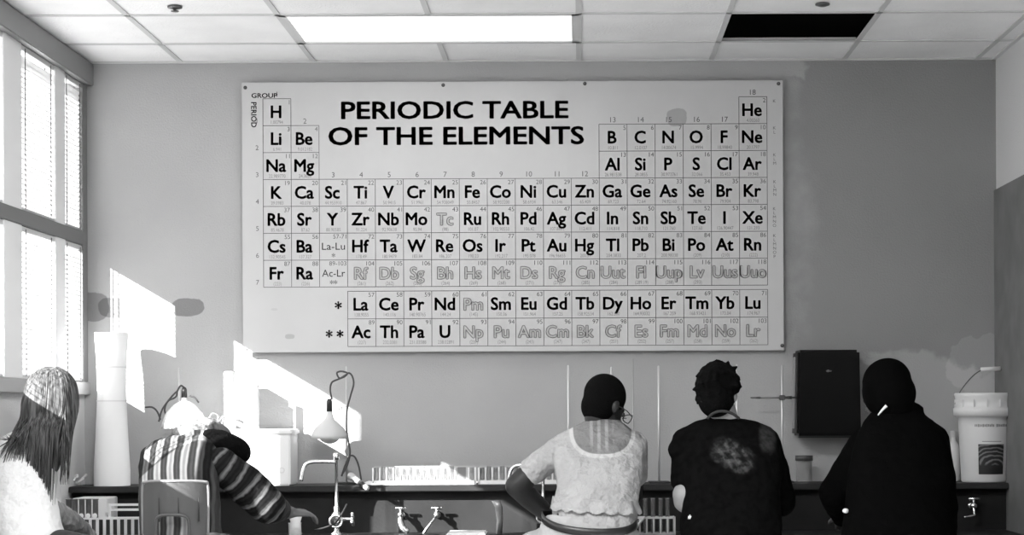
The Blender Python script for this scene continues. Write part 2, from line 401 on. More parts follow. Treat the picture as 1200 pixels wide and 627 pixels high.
class Text:
    def __init__(s): s.v = []; s.f = []
    def add(s, body, x, y, cap, align='c', wmax=None, width=None, off=.0, sx=1.0, rot=False, base_z=None, Y=CY, lift=.0008, ppx=PX, X0=None):
        vs, fs = glyphs(body, 0)
        if not vs: return
        x0 = min(p[0] for p in vs); x1 = max(p[0] for p in vs); k = cap*ppx/CAPH; kx = k*sx
        w = (x1-x0)*kx
        if width: kx *= width*ppx/w
        elif wmax and w > wmax*ppx: kx *= wmax*ppx/w
        w = (x1-x0)*kx
        ax = {'c': -w/2, 'l': 0, 'r': -w}[align]; n = len(s.v)
        sh = [(0, 0)] if not off else [(off*1.0*q, off*1.0*w_) for q, w_ in ((-1, -.6), (1, -.6), (-1, .6), (1, .6), (0, 0), (0, -1), (0, 1), (-1, 0), (1, 0))]
        if rot: vs = [(b, x0+(x1-x0)*.5-(a-x0)) for a, b in vs]; x0 = 0; ax = 0; kx = k
        for da, db in sh:
            n = len(s.v)
            for a, b in vs: s.v.append(Vector(((x-VX)*ppx+ax+(a+da-x0)*kx, Y-lift, EYE+(VY-y)*ppx+(b+db)*k)))
            s.f += [tuple(i+n for i in f) for f in fs]
    def make(s, name, m, parent):
        me = bpy.data.meshes.new(name); o_ = origin(parent); me.from_pydata([tuple(v-o_) for v in s.v], [], s.f); me.materials.append(m)
        return put(bpy.data.objects.new(name, me), parent)
T = Text(); T.add('PERIODIC TABLE', 534.5, 138, 19.5, width=265, off=.022); T.add('OF THE ELEMENTS', 536, 168.5, 20, width=298, off=.022)
T.make('title_lettering', INK, chart)
EL = """H 1.00794|He 4.00260|Li 6.941|Be 9.012182|B 10.811|C 12.0107|N 14.00674|O 15.9994|F 18.99840|Ne 20.1797|Na 22.989770|Mg 24.3050|Al 26.981538|Si 28.0855|P 30.973761|S 32.066|Cl 35.453|Ar 39.948|K 39.0983|Ca 40.078|Sc 44.955910|Ti 47.867|V 50.9415|Cr 51.9961|Mn 54.938049|Fe 55.8457|Co 58.933200|Ni 58.6934|Cu 63.546|Zn 65.409|Ga 69.723|Ge 72.64|As 74.92160|Se 78.96|Br 79.904|Kr 83.798|Rb 85.4678|Sr 87.62|Y 88.90585|Zr 91.224|Nb 92.90638|Mo 95.94|Tc (98)|Ru 101.07|Rh 102.90550|Pd 106.42|Ag 107.8682|Cd 112.411|In 114.818|Sn 118.710|Sb 121.760|Te 127.60|I 126.90447|Xe 131.293|Cs 132.90545|Ba 137.327|La 138.9055|Ce 140.116|Pr 140.90765|Nd 144.24|Pm (145)|Sm 150.36|Eu 151.964|Gd 157.25|Tb 158.92534|Dy 162.500|Ho 164.93032|Er 167.259|Tm 168.93421|Yb 173.04|Lu 174.967|Hf 178.49|Ta 180.9479|W 183.84|Re 186.207|Os 190.23|Ir 192.217|Pt 195.078|Au 196.96655|Hg 200.59|Tl 204.3833|Pb 207.2|Bi 208.98038|Po (209)|At (210)|Rn (222)|Fr (223)|Ra (226)|Ac (227)|Th 232.0381|Pa 231.03588|U 238.02891|Np (237)|Pu (244)|Am (243)|Cm (247)|Bk (247)|Cf (251)|Es (252)|Fm (257)|Md (258)|No (259)|Lr (262)|Rf (261)|Db (262)|Sg (266)|Bh (264)|Hs (269)|Mt (268)|Ds (271)|Rg (272)|Cn (285)|Uut (284)|Fl (289.19)|Uup (288)|Lv (293)|Uus |Uuo """.split('|')
GX0, GX1 = 309.6, 900.2; CW = (GX1-GX0)/18
RY0, RH = 114.2, 31.55                        # top of row 1, row height
LY0, LH = 340.2, 32.4
def cell(n):
    if n == 1: return 0, 0
    if n == 2: return 0, 17
    if n <= 10: return 1, (n-3 if n <= 4 else n+7)
    if n <= 18: return 2, (n-11 if n <= 12 else n-1)
    if n <= 36: return 3, n-19
    if n <= 54: return 4, n-37
    if n <= 56: return 5, n-55
    if n <= 71: return 7, n-57+3
    if n <= 86: return 5, n-72+3
    if n <= 88: return 6, n-87
    if n <= 103: return 8, n-89+3
    return 6, n-104+3
def rowtop(r): return RY0+r*RH if r < 7 else LY0+(r-7)*LH
OUT = {43, 61} | set(range(93, 119)) - {0}
lines = bmesh.new()
def hline(x0, x1, y): box(lines, (cx(x0), CY-.0008, cz(y+.35)), (cx(x1), CY-.0002, cz(y-.35)))
def vline(x, y0, y1): box(lines, (cx(x-.35), CY-.0008, cz(y1)), (cx(x+.35), CY-.0002, cz(y0)))
SY, OT, IN, NU, WT = Text(), Text(), Text(), Text(), Text()
occ = {cell(n) for n in range(1, 119)} | {(5, 2), (6, 2)}
edges = set()
for r, c in occ:
    x0 = GX0+c*CW; h = RH if r < 7 else LH; y0 = rowtop(r)
    for e in (('h', c, r), ('h', c, r+1 if r != 6 else 99), ('v', c, r), ('v', c+1, r)):
        if e in edges: continue
        edges.add(e)
        if e[0] == 'h': hline(x0, x0+CW, y0 if e[2] == r else y0+h)
        else: vline(GX0+e[1]*CW, y0, y0+h)
for n in range(1, 119):
    s, _, w = EL[n-1].partition(' '); r, c = cell(n); x = GX0+(c+.5)*CW; y = rowtop(r)
    if n in OUT:
        OT.add(s, x-.5, y+22.5, 13.5, wmax=30, off=.045, lift=.0006, sx=.95)
        IN.add(s, x-.5, y+22.5, 13.5, wmax=28.5, off=.0, lift=.0012, sx=.95)
    else: SY.add(s, x-1, y+22.3, 14, wmax=28, off=.026, sx=.97)
    NU.add(str(n), x+CW/2-1.5, y+6.7, 5, 'r', wmax=15)
    if w.strip(): WT.add(w.strip(), x, y+RH-2, 4, wmax=24, sx=.8)
for r, s, q, st in ((5, 'La-Lu', '57-71', '*'), (6, 'Ac-Lr', '89-103', '**')):
    x = GX0+2.5*CW; y = rowtop(r); SY.add(s, x, y+19.5, 8.2, width=27); NU.add(q, x+CW/2-1.5, y+6.5, 5, 'r'); SY.add(st, x, y+31.5, 7.5)
SY.add('*', 397, 366, 13, off=.02); SY.add('* *', 392.5, 399.5, 13, width=20, off=.02)
for i, xx in enumerate(range(18)):
    r = {0: 0, 1: 1, 17: 0}.get(i, 1 if i > 11 else 3)
    NU.add(str(i+1), GX0+(i+.5)*CW, rowtop(r)-2.2, 6)
for k in range(7): NU.add(str(k+1), GX0-7, rowtop(k)+RH-3, 5.5)
SY.add('GROUP', 311.5, 113, 5.2, width=30, off=.02)
SY.add('PERIOD', 296, 133.5, 6, off=.02, rot=True)
for k, L in enumerate(['K', 'KL', 'KLM', 'KLMN', 'KLMNO', 'KLMNOP']):
    for q, ch in enumerate(L): NU.add(ch, 909-(k > 3)*.5, rowtop(k)+7+q*4.9, 3.6)
SY.make('element_symbols', INK, chart); OT.make('outlined_symbols', GREY2, chart); IN.make('outlined_symbol_fill', HOL, chart)
NU.make('atomic_numbers', GREY, chart); WT.make('atomic_weights', GREY2, chart)
bm_obj('grid_lines', lines, GREY, chart)
for X, Y in ((289, 101), (521, 99), (687, 98), (914, 99), (288, 408), (917, 406)):
    p = (cx(X), CY, cz(Y)); bm = bmesh.new(); lathe(bm, [(.001, -.004), (.007, -.003), (.009, 0), (.009, .002)], p, 14, Matrix.Rotation(math.radians(-90), 4, 'X'))
    bm_obj('bolt', bm, mat('dark_bolt', .1, .4, .6) if Y < 200 or X > 500 else M_alu, chart, smooth=True)

# ---------------------------------------------------------------- the bench along the back wall
LZ, LF, RF = EYE-88*8.7/F, 8.70, 8.76         # ledge height, ledge front, riser face
WZ = .655
bench = thing('laboratory_bench', 'long black laboratory bench with raised rear ledge running under the chart', 'bench', (0, 8.5, 0))
bm = bmesh.new(); box(bm, (XL+.003, LF, LZ-.028), (XR-.014, YB-.002, LZ), .003); bm_obj('ledge', bm, M_bench, bench)
bm = bmesh.new(); box(bm, (XL+.003, RF, WZ), (XR-.014, RF+.02, LZ-.028)); bm_obj('riser_panel', bm, mat('riser_black', .024, .8, var=.25, vscale=4, spec=.1), bench)
bm = bmesh.new(); box(bm, (XL+.003, 8.10, WZ-.035), (XR-.014, RF+.02, WZ), .004); bm_obj('worktop', bm, M_bench, bench)
for k in range(6):
    x0 = XL+.01+k*.718; bm = bmesh.new(); box(bm, (x0, 8.22, .08), (x0+.70, 8.98, WZ-.035), .003); cb = bm_obj('base_cabinet', bm, mat('cabinet_wood', .12, .5, var=.2), bench)
    bm = bmesh.new(); box(bm, (x0+.02, 8.20, .1), (x0+.68, 8.22, WZ-.06), .003); dd = bm_obj('cabinet_door', bm, mat('cabinet_wood', .12, .5, var=.2), cb)
    bm = bmesh.new(); tube(bm, [(x0+.6, 8.2, .5), (x0+.6, 8.17, .5), (x0+.6, 8.17, .4), (x0+.6, 8.2, .4)], .004, 6, False); bm_obj('handle', bm, M_chrome, cb)

# gas cocks on the riser
def gas_cock(px, py, label, var):
    p = at(px, py, RF); t = thing('gas_tap', label, 'gas tap', p, 'gas taps on the bench riser')
    bm = bmesh.new(); cone(bm, p, .018, p+Vector((0, -.012, 0)), .018, 20); cone(bm, p+Vector((0, -.01, 0)), .009, p+Vector((0, -.05, 0)), .010, 14)
    ball(bm, p+Vector((0, -.05, 0)), .016, seg=14); bm_obj('valve_body', bm, M_chrome, t, smooth=True)
    bm = bmesh.new(); q = p+Vector((0, -.05, .0))
    if var == 0:
        tube(bm, [q, q+Vector((0, -.02, -.02)), q+Vector((.012, -.035, -.055)), q+Vector((.04, -.04, -.075))], lambda u: .012+.008*math.sin(u*3)*u, 12)
    elif var == 1:
        tube(bm, [q, q+Vector((-.012, -.03, -.02)), q+Vector((-.035, -.045, -.05)), q+Vector((-.058, -.05, -.085))], .007, 10)
    else:
        tube(bm, [q, q+Vector((0, -.01, -.03)), q+Vector((-.005, -.02, -.045)), q+Vector((-.05, -.025, -.052))], .006, 10)
    bm_obj('nozzle', bm, M_chrome, t, smooth=True)
    bm = bmesh.new(); cone(bm, q, .006, q+Vector((0, 0, .03)), .006, 10); capsule(bm, q+Vector((-.018, 0, .032)), .007, q+Vector((.022, 0, .032)), .007, 10)
    bm_obj('lever_handle', bm, M_chrome, t, smooth=True)
gas_cock(470, 602, 'chrome gas tap with a short drooping nozzle, right of the tall faucet', 0)
gas_cock(512, 602, 'chrome gas tap with a long thin slanting nozzle above the white tray', 1)
gas_cock(1138, 594, 'chrome gas tap on the dark riser directly below the white bucket', 2)

# faucets with a gooseneck arm
def faucet(px, label, Y=8.55, arm=(-45, 12), d=-1, y_arm=540, y_base=607, top=530):
    k = Y/F; b = Vector(((px-VX)*k, Y, WZ)); t = thing('laboratory_faucet', label, 'faucet', b, 'faucets on the bench')
    zt, za, zb = EYE+(VY-top)*k, EYE+(VY-y_arm)*k, EYE+(VY-y_base)*k
    bm = bmesh.new(); lathe(bm, [(.001, 0), (.03, 0), (.03, .008), (.012, .02), (.012, zb-WZ-.02), (.024, zb-WZ-.015), (.026, zb-WZ+.02), (.012, zb-WZ+.035), (.016, zb-WZ+.05), (.008, zb-WZ+.06), (.0065, zt-WZ-.03), (.014, zt-WZ-.03), (.015, zt-WZ), (.001, zt-WZ+.004)], b, 20)
    bm_obj('column', bm, M_chrome, t, smooth=True)
    bm = bmesh.new(); p0 = Vector((b.x, Y, za))
    tube(bm, [p0, p0+Vector((arm[0]*k*.5, -.01, .002)), p0+Vector((arm[0]*k*.86, -.01, -.004)), p0+Vector((arm[0]*k*1.0, -.01, -.03)), p0+Vector((arm[0]*k*1.08, -.01, -.085))], .0085, 12)
    bm_obj('spout', bm, M_chrome, t, smooth=True)
    bm = bmesh.new()
    q = Vector((b.x, Y, zb)); s = 1
    cone(bm, q, .008, q+Vector((.07*s, -.02, .0)), .008, 10)
    h = q+Vector((.075*s, -.02, 0))
    for a in range(4):
        v = Vector((0, math.cos(a*math.pi/2+.5), math.sin(a*math.pi/2+.5)))*.028
        capsule(bm, h, .006, h+v, .008, 10)
    bm_obj('cross_handle', bm, M_chrome, t, smooth=True)
    bm = bmesh.new(); q2 = q+Vector((-.0, -.03, -.01)); 
    tube(bm, [q2+Vector((.028*math.cos(a), 0, .026*math.sin(a))) for a in [i*math.pi/8 for i in range(17)]], .0055, 8)
    bm_obj('hose_ring', bm, M_chrome, t, smooth=True)
faucet(394, 'chrome faucet with a tall post, just right of the white box', arm=(-38, 0))
faucet(636, 'chrome faucet half hidden behind the bare elbow of the person in the white tee', arm=(-38, 0), y_arm=545, top=538, y_base=603)
# cord across the faucet and a clip-like handle tool on the ledge
bm = bmesh.new(); tube(bm, [at(406, 590, 8.5), at(400, 601, 8.45), at(392, 612, 8.45), at(380, 617, 8.5), at(368, 620, 8.55)], .004, 8)
tag(bm_obj('rubber_hose', bm, M_rubber, smooth=True), 'thin black hose draped over the base of the faucet', 'hose')
def probe():
    t = thing('burner_tube', 'stubby silver and black burner tube lying on the ledge beside a sheet of paper', 'burner', at(420, 566, 8.68))
    a, b, c = at(411, 557, 8.74), at(421, 564, 8.70), at(431, 572, 8.66)
    bm = bmesh.new(); capsule(bm, a, .018, b, .012, 14); bm_obj('head', bm, M_alu, t, smooth=True)
    bm = bmesh.new(); capsule(bm, b, .012, b.lerp(c, .6), .012, 14); bm_obj('barrel', bm, M_rubber, t, smooth=True)
    bm = bmesh.new(); capsule(bm, b.lerp(c, .65), .012, b.lerp(c, .85), .012, 14); bm_obj('end_cap', bm, M_alu, t, smooth=True)
probe()
bm = bmesh.new()
P = [at(420, 569, 8.74), at(432, 562, 8.88), at(448, 563, 8.9), at(446, 568, 8.76)]
for dz in (0, .002): [bm.verts.new((p.x, p.y, LZ+.002+dz+(.012 if i in (1,) else 0))) for i, p in enumerate(P)]
bm.verts.ensure_lookup_table(); bm.faces.new([bm.verts[i] for i in (0, 1, 2, 3)]); bm.faces.new([bm.verts[i] for i in (7, 6, 5, 4)])
for i in range(4): bm.faces.new([bm.verts[i], bm.verts[(i+1) % 4], bm.verts[4+(i+1) % 4], bm.verts[4+i]])
tag(bm_obj('paper_sheet', bm, M_paper), 'white sheet of paper lying on the ledge beside the left end of the racks', 'paper')
# white tray on the worktop and the small stub on the left
bm = bmesh.new(); a = at(548, 626, 8.5); box(bm, (a.x-.078, 8.32, WZ), (a.x+.078, 8.52, WZ+.024), .006)
for v in bm.verts:
    if v.co.z > WZ+.012: v.co.x = a.x+(v.co.x-a.x)*1.12
tag(bm_obj('shallow_tray', bm, M_white), 'shallow white plastic tray on the worktop near the gas taps', 'tray')
bm = bmesh.new(); p = at(584, 612, 8.6)
loft(bm, [((p.x, 8.62, WZ), .014, .014), ((p.x+.004, 8.62, WZ+.06), .014, .014), ((p.x, 8.61, WZ+.12), .017, .014), ((p.x-.012, 8.6, WZ+.15), .02, .014)])
tag(bm_obj('pinch_tool', bm, mat('tool_grey', .3, .4, .6), smooth=True), 'upright curved metal tool standing on the worktop left of the bare elbow', 'tool')

# ---------------------------------------------------------------- test tube racks
def rack(x0, x1, Yf, depth, zb, h, rails, n, label, group, post=.0032, tubes=(), m=M_white, base=.02):
    t = thing('test_tube_rack', label, 'rack', ((x0+x1)/2, Yf+depth/2, zb), group)
    bm = bmesh.new(); box(bm, (x0, Yf, zb), (x1, Yf+depth, zb+base))
    for r in rails: box(bm, (x0, Yf, zb+r-.004), (x1, Yf+.006, zb+r+.004)); box(bm, (x0, Yf+depth-.006, zb+r-.004), (x1, Yf+depth, zb+r+.004))
    for k in range(n+1):
        x = x0+(x1-x0)*k/n; w = post
        box(bm, (x-w, Yf+.001, zb), (x+w, Yf+.005, zb+h))
    bm_obj('frame', bm, m, t)
    for xx in (x0, x1-.004):
        bm = bmesh.new(); box(bm, (xx, Yf, zb), (xx+.004, Yf+depth, zb+h)); bm_obj('end_plate', bm, m, t)
    return t
M_rackgrey = mat('rack_grey', .42, .6)
TUBE = {}
def test_tube(x, y, z, r, h, label, group, m, cap=None):
    key = (round(r, 4), round(h, 3), m.name, cap)
    if key in TUBE:
        o = copy_tree(TUBE[key]); o.location = (x, y, z)
    else:
        o = thing('test_tube', label, 'test tube', (x, y, z), group); TUBE[key] = o
        bm = bmesh.new(); lathe(bm, [(.0005, 0), (r*.7, r*.3), (r, r), (r, h), (r*1.2, h), (r*1.2, h+.003), (r*.8, h+.003), (r*.8, r)], (x, y, z), 12); bm_obj('glass', bm, m, o, smooth=True)
        if cap:
            bm = bmesh.new(); cone(bm, (x, y-r-.0005, z+h*.55), r*.85, (x, y-r+.001, z+h*.55), r*.85, 14); bm_obj('round_label', bm, M_paper, o)
    o['label'] = label; o['group'] = group; return o
M_tubew = mat('frosted_tube', .5, .3, alpha=.45)
k0 = 8.82/F
for (a, b, which, first) in ((437, 557, 'left', True), (561, 655, 'right', False)):
    x0, x1 = (a-VX)*k0, (b-VX)*k0; n = round((b-a)/8.1)
    r = rack(x0, x1, 8.80, .05, LZ, .078, (), n, 'low pale test tube rack on the ledge below the chart, %s of two' % which, 'racks on the ledge', post=.003, base=.018)
    bm = bmesh.new(); box(bm, (x0, 8.851, LZ), (x1, 8.854, LZ+.085)); bm_obj('back_panel', bm, M_rackgrey, r)
    for i in range(n):
        if first and 12 <= i < 14: continue
        test_tube(x0+(i+.5)*(x1-x0)/n, 8.824, LZ+.018, .0095, .058+.006*(i % 2), 'frosted white test tube standing in the %s rack on the ledge below the chart' % which, 'tubes in the %s ledge rack' % which, M_tubew)
bm = bmesh.new(); box(bm, ((536-VX)*k0, 8.797, LZ+.02), ((546-VX)*k0, 8.7995, LZ+.08), .001)
tag(bm_obj('grey_card', bm, mat('card', .2, .7)), 'small grey card leaning on the front of the left ledge rack', 'card')
# left rack on the worktop with labelled tubes
Y1 = 8.30; k1 = Y1/F
rk = rack((72-VX)*k1, (163-VX)*k1, Y1, .07, WZ, .098, (.095,), 11, 'white plastic rack with slots on the worktop left of the chair', 'racks on the worktop', post=.0065, base=.018)
bm = bmesh.new(); box(bm, ((72-VX)*k1, Y1+.072, WZ), ((163-VX)*k1, Y1+.076, WZ+.09)); bm_obj('back_panel', bm, mat('rack_back', .03, .6), rk)
for i, x in enumerate((77.5, 85, 93, 101, 109)):
    test_tube((x-VX)*k1, Y1+.035, WZ+.02, .0125, .158, 'clear tube with a round white label standing in the white slotted rack', 'labelled tubes in the slotted rack', mat('tube_pale', .3, .3, alpha=.7), True)
Y2 = 8.45; k2 = Y2/F
rack((128-VX)*k2, (168-VX)*k2, Y2, .06, WZ, .153, (.147, .125), 1, 'small white open frame rack on the worktop against the dark riser', 'racks on the worktop', post=.006, base=.01)
# right rack in front of the dark riser
Y3 = 8.35; k3 = Y3/F
rk = rack((741-VX)*k3, (790-VX)*k3, Y3, .07, WZ+.005, .085, (.08, .008), 6, 'pale wire test tube rack between the white tee and the black tee', 'racks on the worktop', post=.004, m=mat('rack_pale', .7, .5), base=.006)
bm = bmesh.new(); z0 = WZ+.01
tube(bm, [((755-VX)*k3, Y3, z0+.08), ((741-VX)*k3, Y3-.02, z0+.02), ((730-VX)*k3, Y3-.03, z0-.004)], .006, 8); bm_obj('side_arm', bm, mat('rack_pale', .7, .5), rk)
for x in (756, 765, 774, 782):
    test_tube((x-VX)*k3, Y3+.035, WZ+.012, .0095, .155, 'slim clear test tube in the pale wire rack near the black tee', 'tubes in the wire rack', mat('tube_dim', .35, .15, alpha=.5, spec=1))
# crumpled film on the ledge at far left
def crumple(px, py, Y, r, label, name, cat, m, z0):
    p = at(px, py, Y)
    def fn(bm):
        rnd = random.Random(int(px))
        for k in range(22):
            a = Vector((rnd.uniform(-1, 1)*r, rnd.uniform(-.5, .5)*r, rnd.uniform(0, .7)*r)); b = a+Vector((rnd.uniform(-.5, .5)*r, rnd.uniform(-.3, .3)*r, rnd.uniform(-.1, .4)*r))
            for v in (a, b): v.z = max(v.z, .006)
            capsule(bm, Vector((p.x, Y, z0))+a, .006, Vector((p.x, Y, z0))+b, .008, 8)
    o = organic(name, fn, m, None, .004, 2); tag(o, label, cat)
crumple(80, 560, 8.82, .055, 'crumpled clear plastic film on the ledge left of the rolled paper', 'plastic_film', 'plastic film', mat('film', .7, .15, alpha=.85), LZ)
bm = bmesh.new(); a = at(82, 573, 8.4); box(bm, ((68-VX)*k1, 8.52, WZ), ((110-VX)*k1, 8.72, WZ+.175), .004)
tag(bm_obj('white_carton', bm, M_white), 'low white carton on the worktop behind the labelled tubes', 'carton')

# ---------------------------------------------------------------- things on the ledge
def retort(px, top, Y, label, r=.0048, m=M_alu, clamp=None, base=True):
    x = (px-VX)*Y/F; zt = EYE+(VY-top)*Y/F
    t = thing('retort_stand', label, 'retort stand', (x, Y, LZ), 'retort stands on the ledge')
    bm = bmesh.new(); box(bm, (x-.05, Y-.06, LZ), (x+.05, Y+.06, LZ+.008), .002); bm_obj('base_plate', bm, M_bench, t)
    bm = bmesh.new(); cone(bm, (x, Y, LZ+.008), r, (x, Y, zt), r, 10); ball(bm, (x, Y, zt), r, seg=10); bm_obj('rod', bm, m, t, smooth=True)
    if clamp:
        x0, x1, y = clamp; z = EYE+(VY-y)*Y/F; X = lambda p: (p-VX)*Y/F
        bm = bmesh.new(); box(bm, (x-.014, Y-.02, z-.012), (x+.014, Y+.012, z+.012), .003); cb = bm_obj('boss_head', bm, mat('boss', .1, .4, .6), t)
        bm = bmesh.new(); cone(bm, (X(x0+8), Y-.015, z), .0045, (X(x1), Y-.015, z), .0045, 8); capsule(bm, (X(x0), Y-.015, z), .004, (X(x0+10), Y-.015, z), .006, 8); bm_obj('clamp_arm', bm, mat('clamp_arm_metal', .2, .4, .6), t, smooth=True)
        bm = bmesh.new(); capsule(bm, (x+.014, Y-.012, z), .006, (x+.04, Y-.012, z), .008, 8); bm_obj('thumb_screw', bm, mat('boss', .1, .4, .6), t, smooth=True)
    return t
retort(666, 429, 8.86, 'bare silver rod stand left of the head of the white tee wearer')
retort(716.5, 431, 8.86, 'bare silver rod stand directly behind the head of the white tee wearer')
retort(742, 421, 8.90, 'thinner duller rod stand just right of the face with glasses', r=.0032, m=mat('dull_rod', .4, .5, .5))
retort(772, 430, 8.86, 'bare silver rod stand halfway between the white tee and the black tee', r=.0052)
retort(863.5, 429, 8.86, 'rod stand mostly hidden behind the tousled dark hair')
retort(916.5, 430, 8.86, 'silver rod stand carrying a horizontal clamp arm left of the towel dispenser', clamp=(880, 933, 467))
# beaker beside it
def beaker(px, top, bot, w, Y, z0, label, name='beaker', lid=False, m=M_glass):
    k = Y/F; p = Vector(((px-VX)*k, Y, z0)); h = (bot-top)*k; r = w/2*k
    t = thing(name, label, name.replace('_', ' '), p)
    bm = bmesh.new(); lathe(bm, [(.001, 0), (r*.9, 0), (r, .006), (r, h*.92), (r*1.08, h), (r*.96, h), (r*.93, h*.92), (r*.93, .008)], p, 28); bm_obj('glass_body', bm, m, t, smooth=True)
    if lid:
        bm = bmesh.new(); lathe(bm, [(.001, h-.022), (r*1.1, h-.022), (r*1.1, h+.002), (.001, h+.002)], p, 28); bm_obj('lid', bm, mat('jar_lid', .06, .5), t, smooth=True)
    return t
beaker(942, 532, 563, 19, 8.85, LZ, 'clear glass jar with a dark lid on the ledge below the towel dispenser', 'glass_jar', True, mat('jar_glass', .3, .08, alpha=.25, spec=1))

# towel dispenser
def dispenser():
    Y = 8.76; A, B = at(936, 411, Y), at(1008.5, 512, Y)
    t = thing('towel_dispenser', 'big black paper towel dispenser fixed to the wall right of the chart', 'dispenser', (A.x, YB, B.z))
    bm = bmesh.new(); vs = box(bm, (A.x, Y, B.z), (B.x, YB-.002, A.z), .012)
    for v in bm.verts:
        u = (v.co.z-B.z)/(A.z-B.z)
        if v.co.y < Y+.05: v.co.y += .03*(1-u)+.02*max(0, (u-.85)/.15)
        v.co.x += (-.006 if v.co.x < (A.x+B.x)/2 else .008)*(1-u)
    bm_obj('housing', bm, mat('glossy_black_plastic', .003, .4, spec=.15), t)
    bm = bmesh.new(); box(bm, (A.x+.02, YB-.07, B.z-.012), (B.x-.02, YB-.01, B.z+.001), .002); bm_obj('towel_slot', bm, mat('slot_grey', .12, .5), t)
    bm = bmesh.new(); p = at(972, 436, Y-.0); box(bm, (p.x-.012, Y-.001, p.z-.003), (p.x+.012, Y+.02, p.z+.003), .002); ball(bm, (p.x-.004, Y+.003, p.z), .006, seg=10); bm_obj('emblem', bm, mat('emblem_grey', .15, .4), t)
    bm = bmesh.new(); box(bm, (A.x-.007, YB-.12, B.z+.03), (A.x+.002, YB-.03, A.z-.03), .003); bm_obj('lit_side', bm, mat('lit_side_grey', .3, .5), t)  # lit left side of the black housing, its light painted as a grey plate
dispenser()

# bucket
def bucket():
    Y = 8.84; k = Y/F; c = Vector(((1154-VX)*k, Y, LZ)); H = lambda y: (565-y)*k*1.0
    R = lambda w: w*k/2
    t = thing('plastic_bucket', 'white plastic bucket with lid and dark label at the right room corner', 'bucket', c)
    M_b = mat('bucket_plastic', .72, .4)
    bm = bmesh.new(); lathe(bm, [(.001, 0), (R(53), 0), (R(55), .006), (R(61), H(500)), (R(62), H(490)), (R(66), H(489)), (R(66), H(484)), (R(62), H(480)), (R(63), H(470))], c, 48); body = bm_obj('pail', bm, M_b, t, smooth=True)
    bm = bmesh.new(); lathe(bm, [(R(60), H(489)), (R(72.5), H(488)), (R(73), H(479)), (R(68), H(477)), (R(67), H(470)), (R(69), H(466)), (R(71), H(463)), (R(69), H(461)), (R(64), H(461)), (R(63), H(466)), (.001, H(466))], c, 48); lid = bm_obj('lid', bm, M_b, t, smooth=True)
    bm = bmesh.new()
    for a in range(14):
        th = a*2*math.pi/14+.1; q = c+Vector((math.cos(th)*R(68.5), math.sin(th)*R(68.5), H(473))); box(bm, q-Vector((.004, .004, .018)), q+Vector((.004, .004, .018)), 0)
    bm_obj('lid_ribs', bm, M_b, lid)
    bm = bmesh.new(); z = H(474)
    tube(bm, [c+Vector((R(-70), .0, z)), c+Vector((R(-52), .0, z+.075)), c+Vector((R(-10), .01, z+.155)), c+Vector((R(40), .01, z+.16)), c+Vector((R(66), .01, z+.10)), c+Vector((R(71), 0, z))], .0025, 8)
    hd = bm_obj('wire_handle', bm, mat('handle_wire', .12, .4, .8), t, smooth=True)
    bm = bmesh.new(); cone(bm, c+Vector((R(-8), .01, z+.162)), .010, c+Vector((R(38), .01, z+.166)), .010, 12); bm_obj('grip', bm, M_b, hd, smooth=True)
    # label wrapped on the front of the pail
    def rad(zz): return R(55)+(R(61)-R(55))*min(1, max(0, zz/H(500)))+.0012
    def patch(bm, a0, a1, z0, z1, lift=0, n=14):
        rows = []
        for zz in (z0, z1): rows.append([bm.verts.new(c+Vector(((rad(zz)+lift)*math.sin(a0+(a1-a0)*i/n), -(rad(zz)+lift)*math.cos(a0+(a1-a0)*i/n), zz))) for i in range(n+1)])
        for i in range(n): bm.faces.new((rows[0][i], rows[0][i+1], rows[1][i+1], rows[1][i]))
    m = mat('label_print', .03, .5); g = G(m); x, y, zc = g.coords()
    dx = g.f('SUBTRACT', x, .02); dz = g.f('SUBTRACT', zc, H(545)); rr = g.f('SQRT', g.f('ADD', g.f('POWER', dx, 2.), g.f('MULTIPLY', g.f('POWER', dz, 2.), 2.2)))
    w = g.f('SINE', g.f('ADD', g.f('MULTIPLY', rr, 240.), g.f('MULTIPLY', g.noise(18, 3), 9.)))
    top = g.step(zc, H(546), H(542)); g.out(g.f('ADD', .012, g.f('MULTIPLY', g.step(w, -.1, .9, 0., .17), top)))
    bm = bmesh.new(); patch(bm, math.asin(-13/28.8), math.asin(16/28.8), H(555.5), H(520.5)); bm_obj('picture_label', bm, m, body)
    bm = bmesh.new(); rnd = random.Random(4); u = -17.
    while u < 21:                              # two words of small worn lettering, illegible in the photo
        w = rnd.uniform(.9, 1.7)
        if not 3 < u < 6: patch(bm, math.asin(u/30.5), math.asin((u+w)/30.5), H(500.4+rnd.uniform(-.3, .3)), H(497.8-rnd.uniform(0, .8)), 0, 2)
        u += w+.45
    bm_obj('worn_lettering', bm, GREY2, body)
    bm = bmesh.new(); patch(bm, math.asin(-9/29.3), math.asin(13/29.3), H(517.6), H(517)); bm_obj('printed_rule', bm, GREY, body)
bucket()
def bottle(px, top, bot, w, Y, z0, label, m, name='plastic_bottle', neck=.35, group=None):
    k = Y/F; p = Vector(((px-VX)*k, Y, z0)); h = (bot-top)*k; r = w/2*k
    t = thing(name, label, 'bottle', p, group)
    bm = bmesh.new(); lathe(bm, [(.001, 0), (r*.95, 0), (r, .006), (r, h*.6), (r*.9, h*.7), (r*neck, h*.8), (r*neck, h*.9), (.001, h*.9)], p, 24); bm_obj('body', bm, m, t, smooth=True)
    bm = bmesh.new(); cone(bm, p+Vector((0, 0, h*.87)), r*neck*1.25, p+Vector((0, 0, h)), r*neck*1.1, 16); bm_obj('cap', bm, mat('cap_grey', .5, .5), t)
bottle(1117, 506, 565, 17, 8.93, LZ, 'slim pale bottle on the ledge squeezed left of the white bucket', mat('bottle_pale', .62, .25))

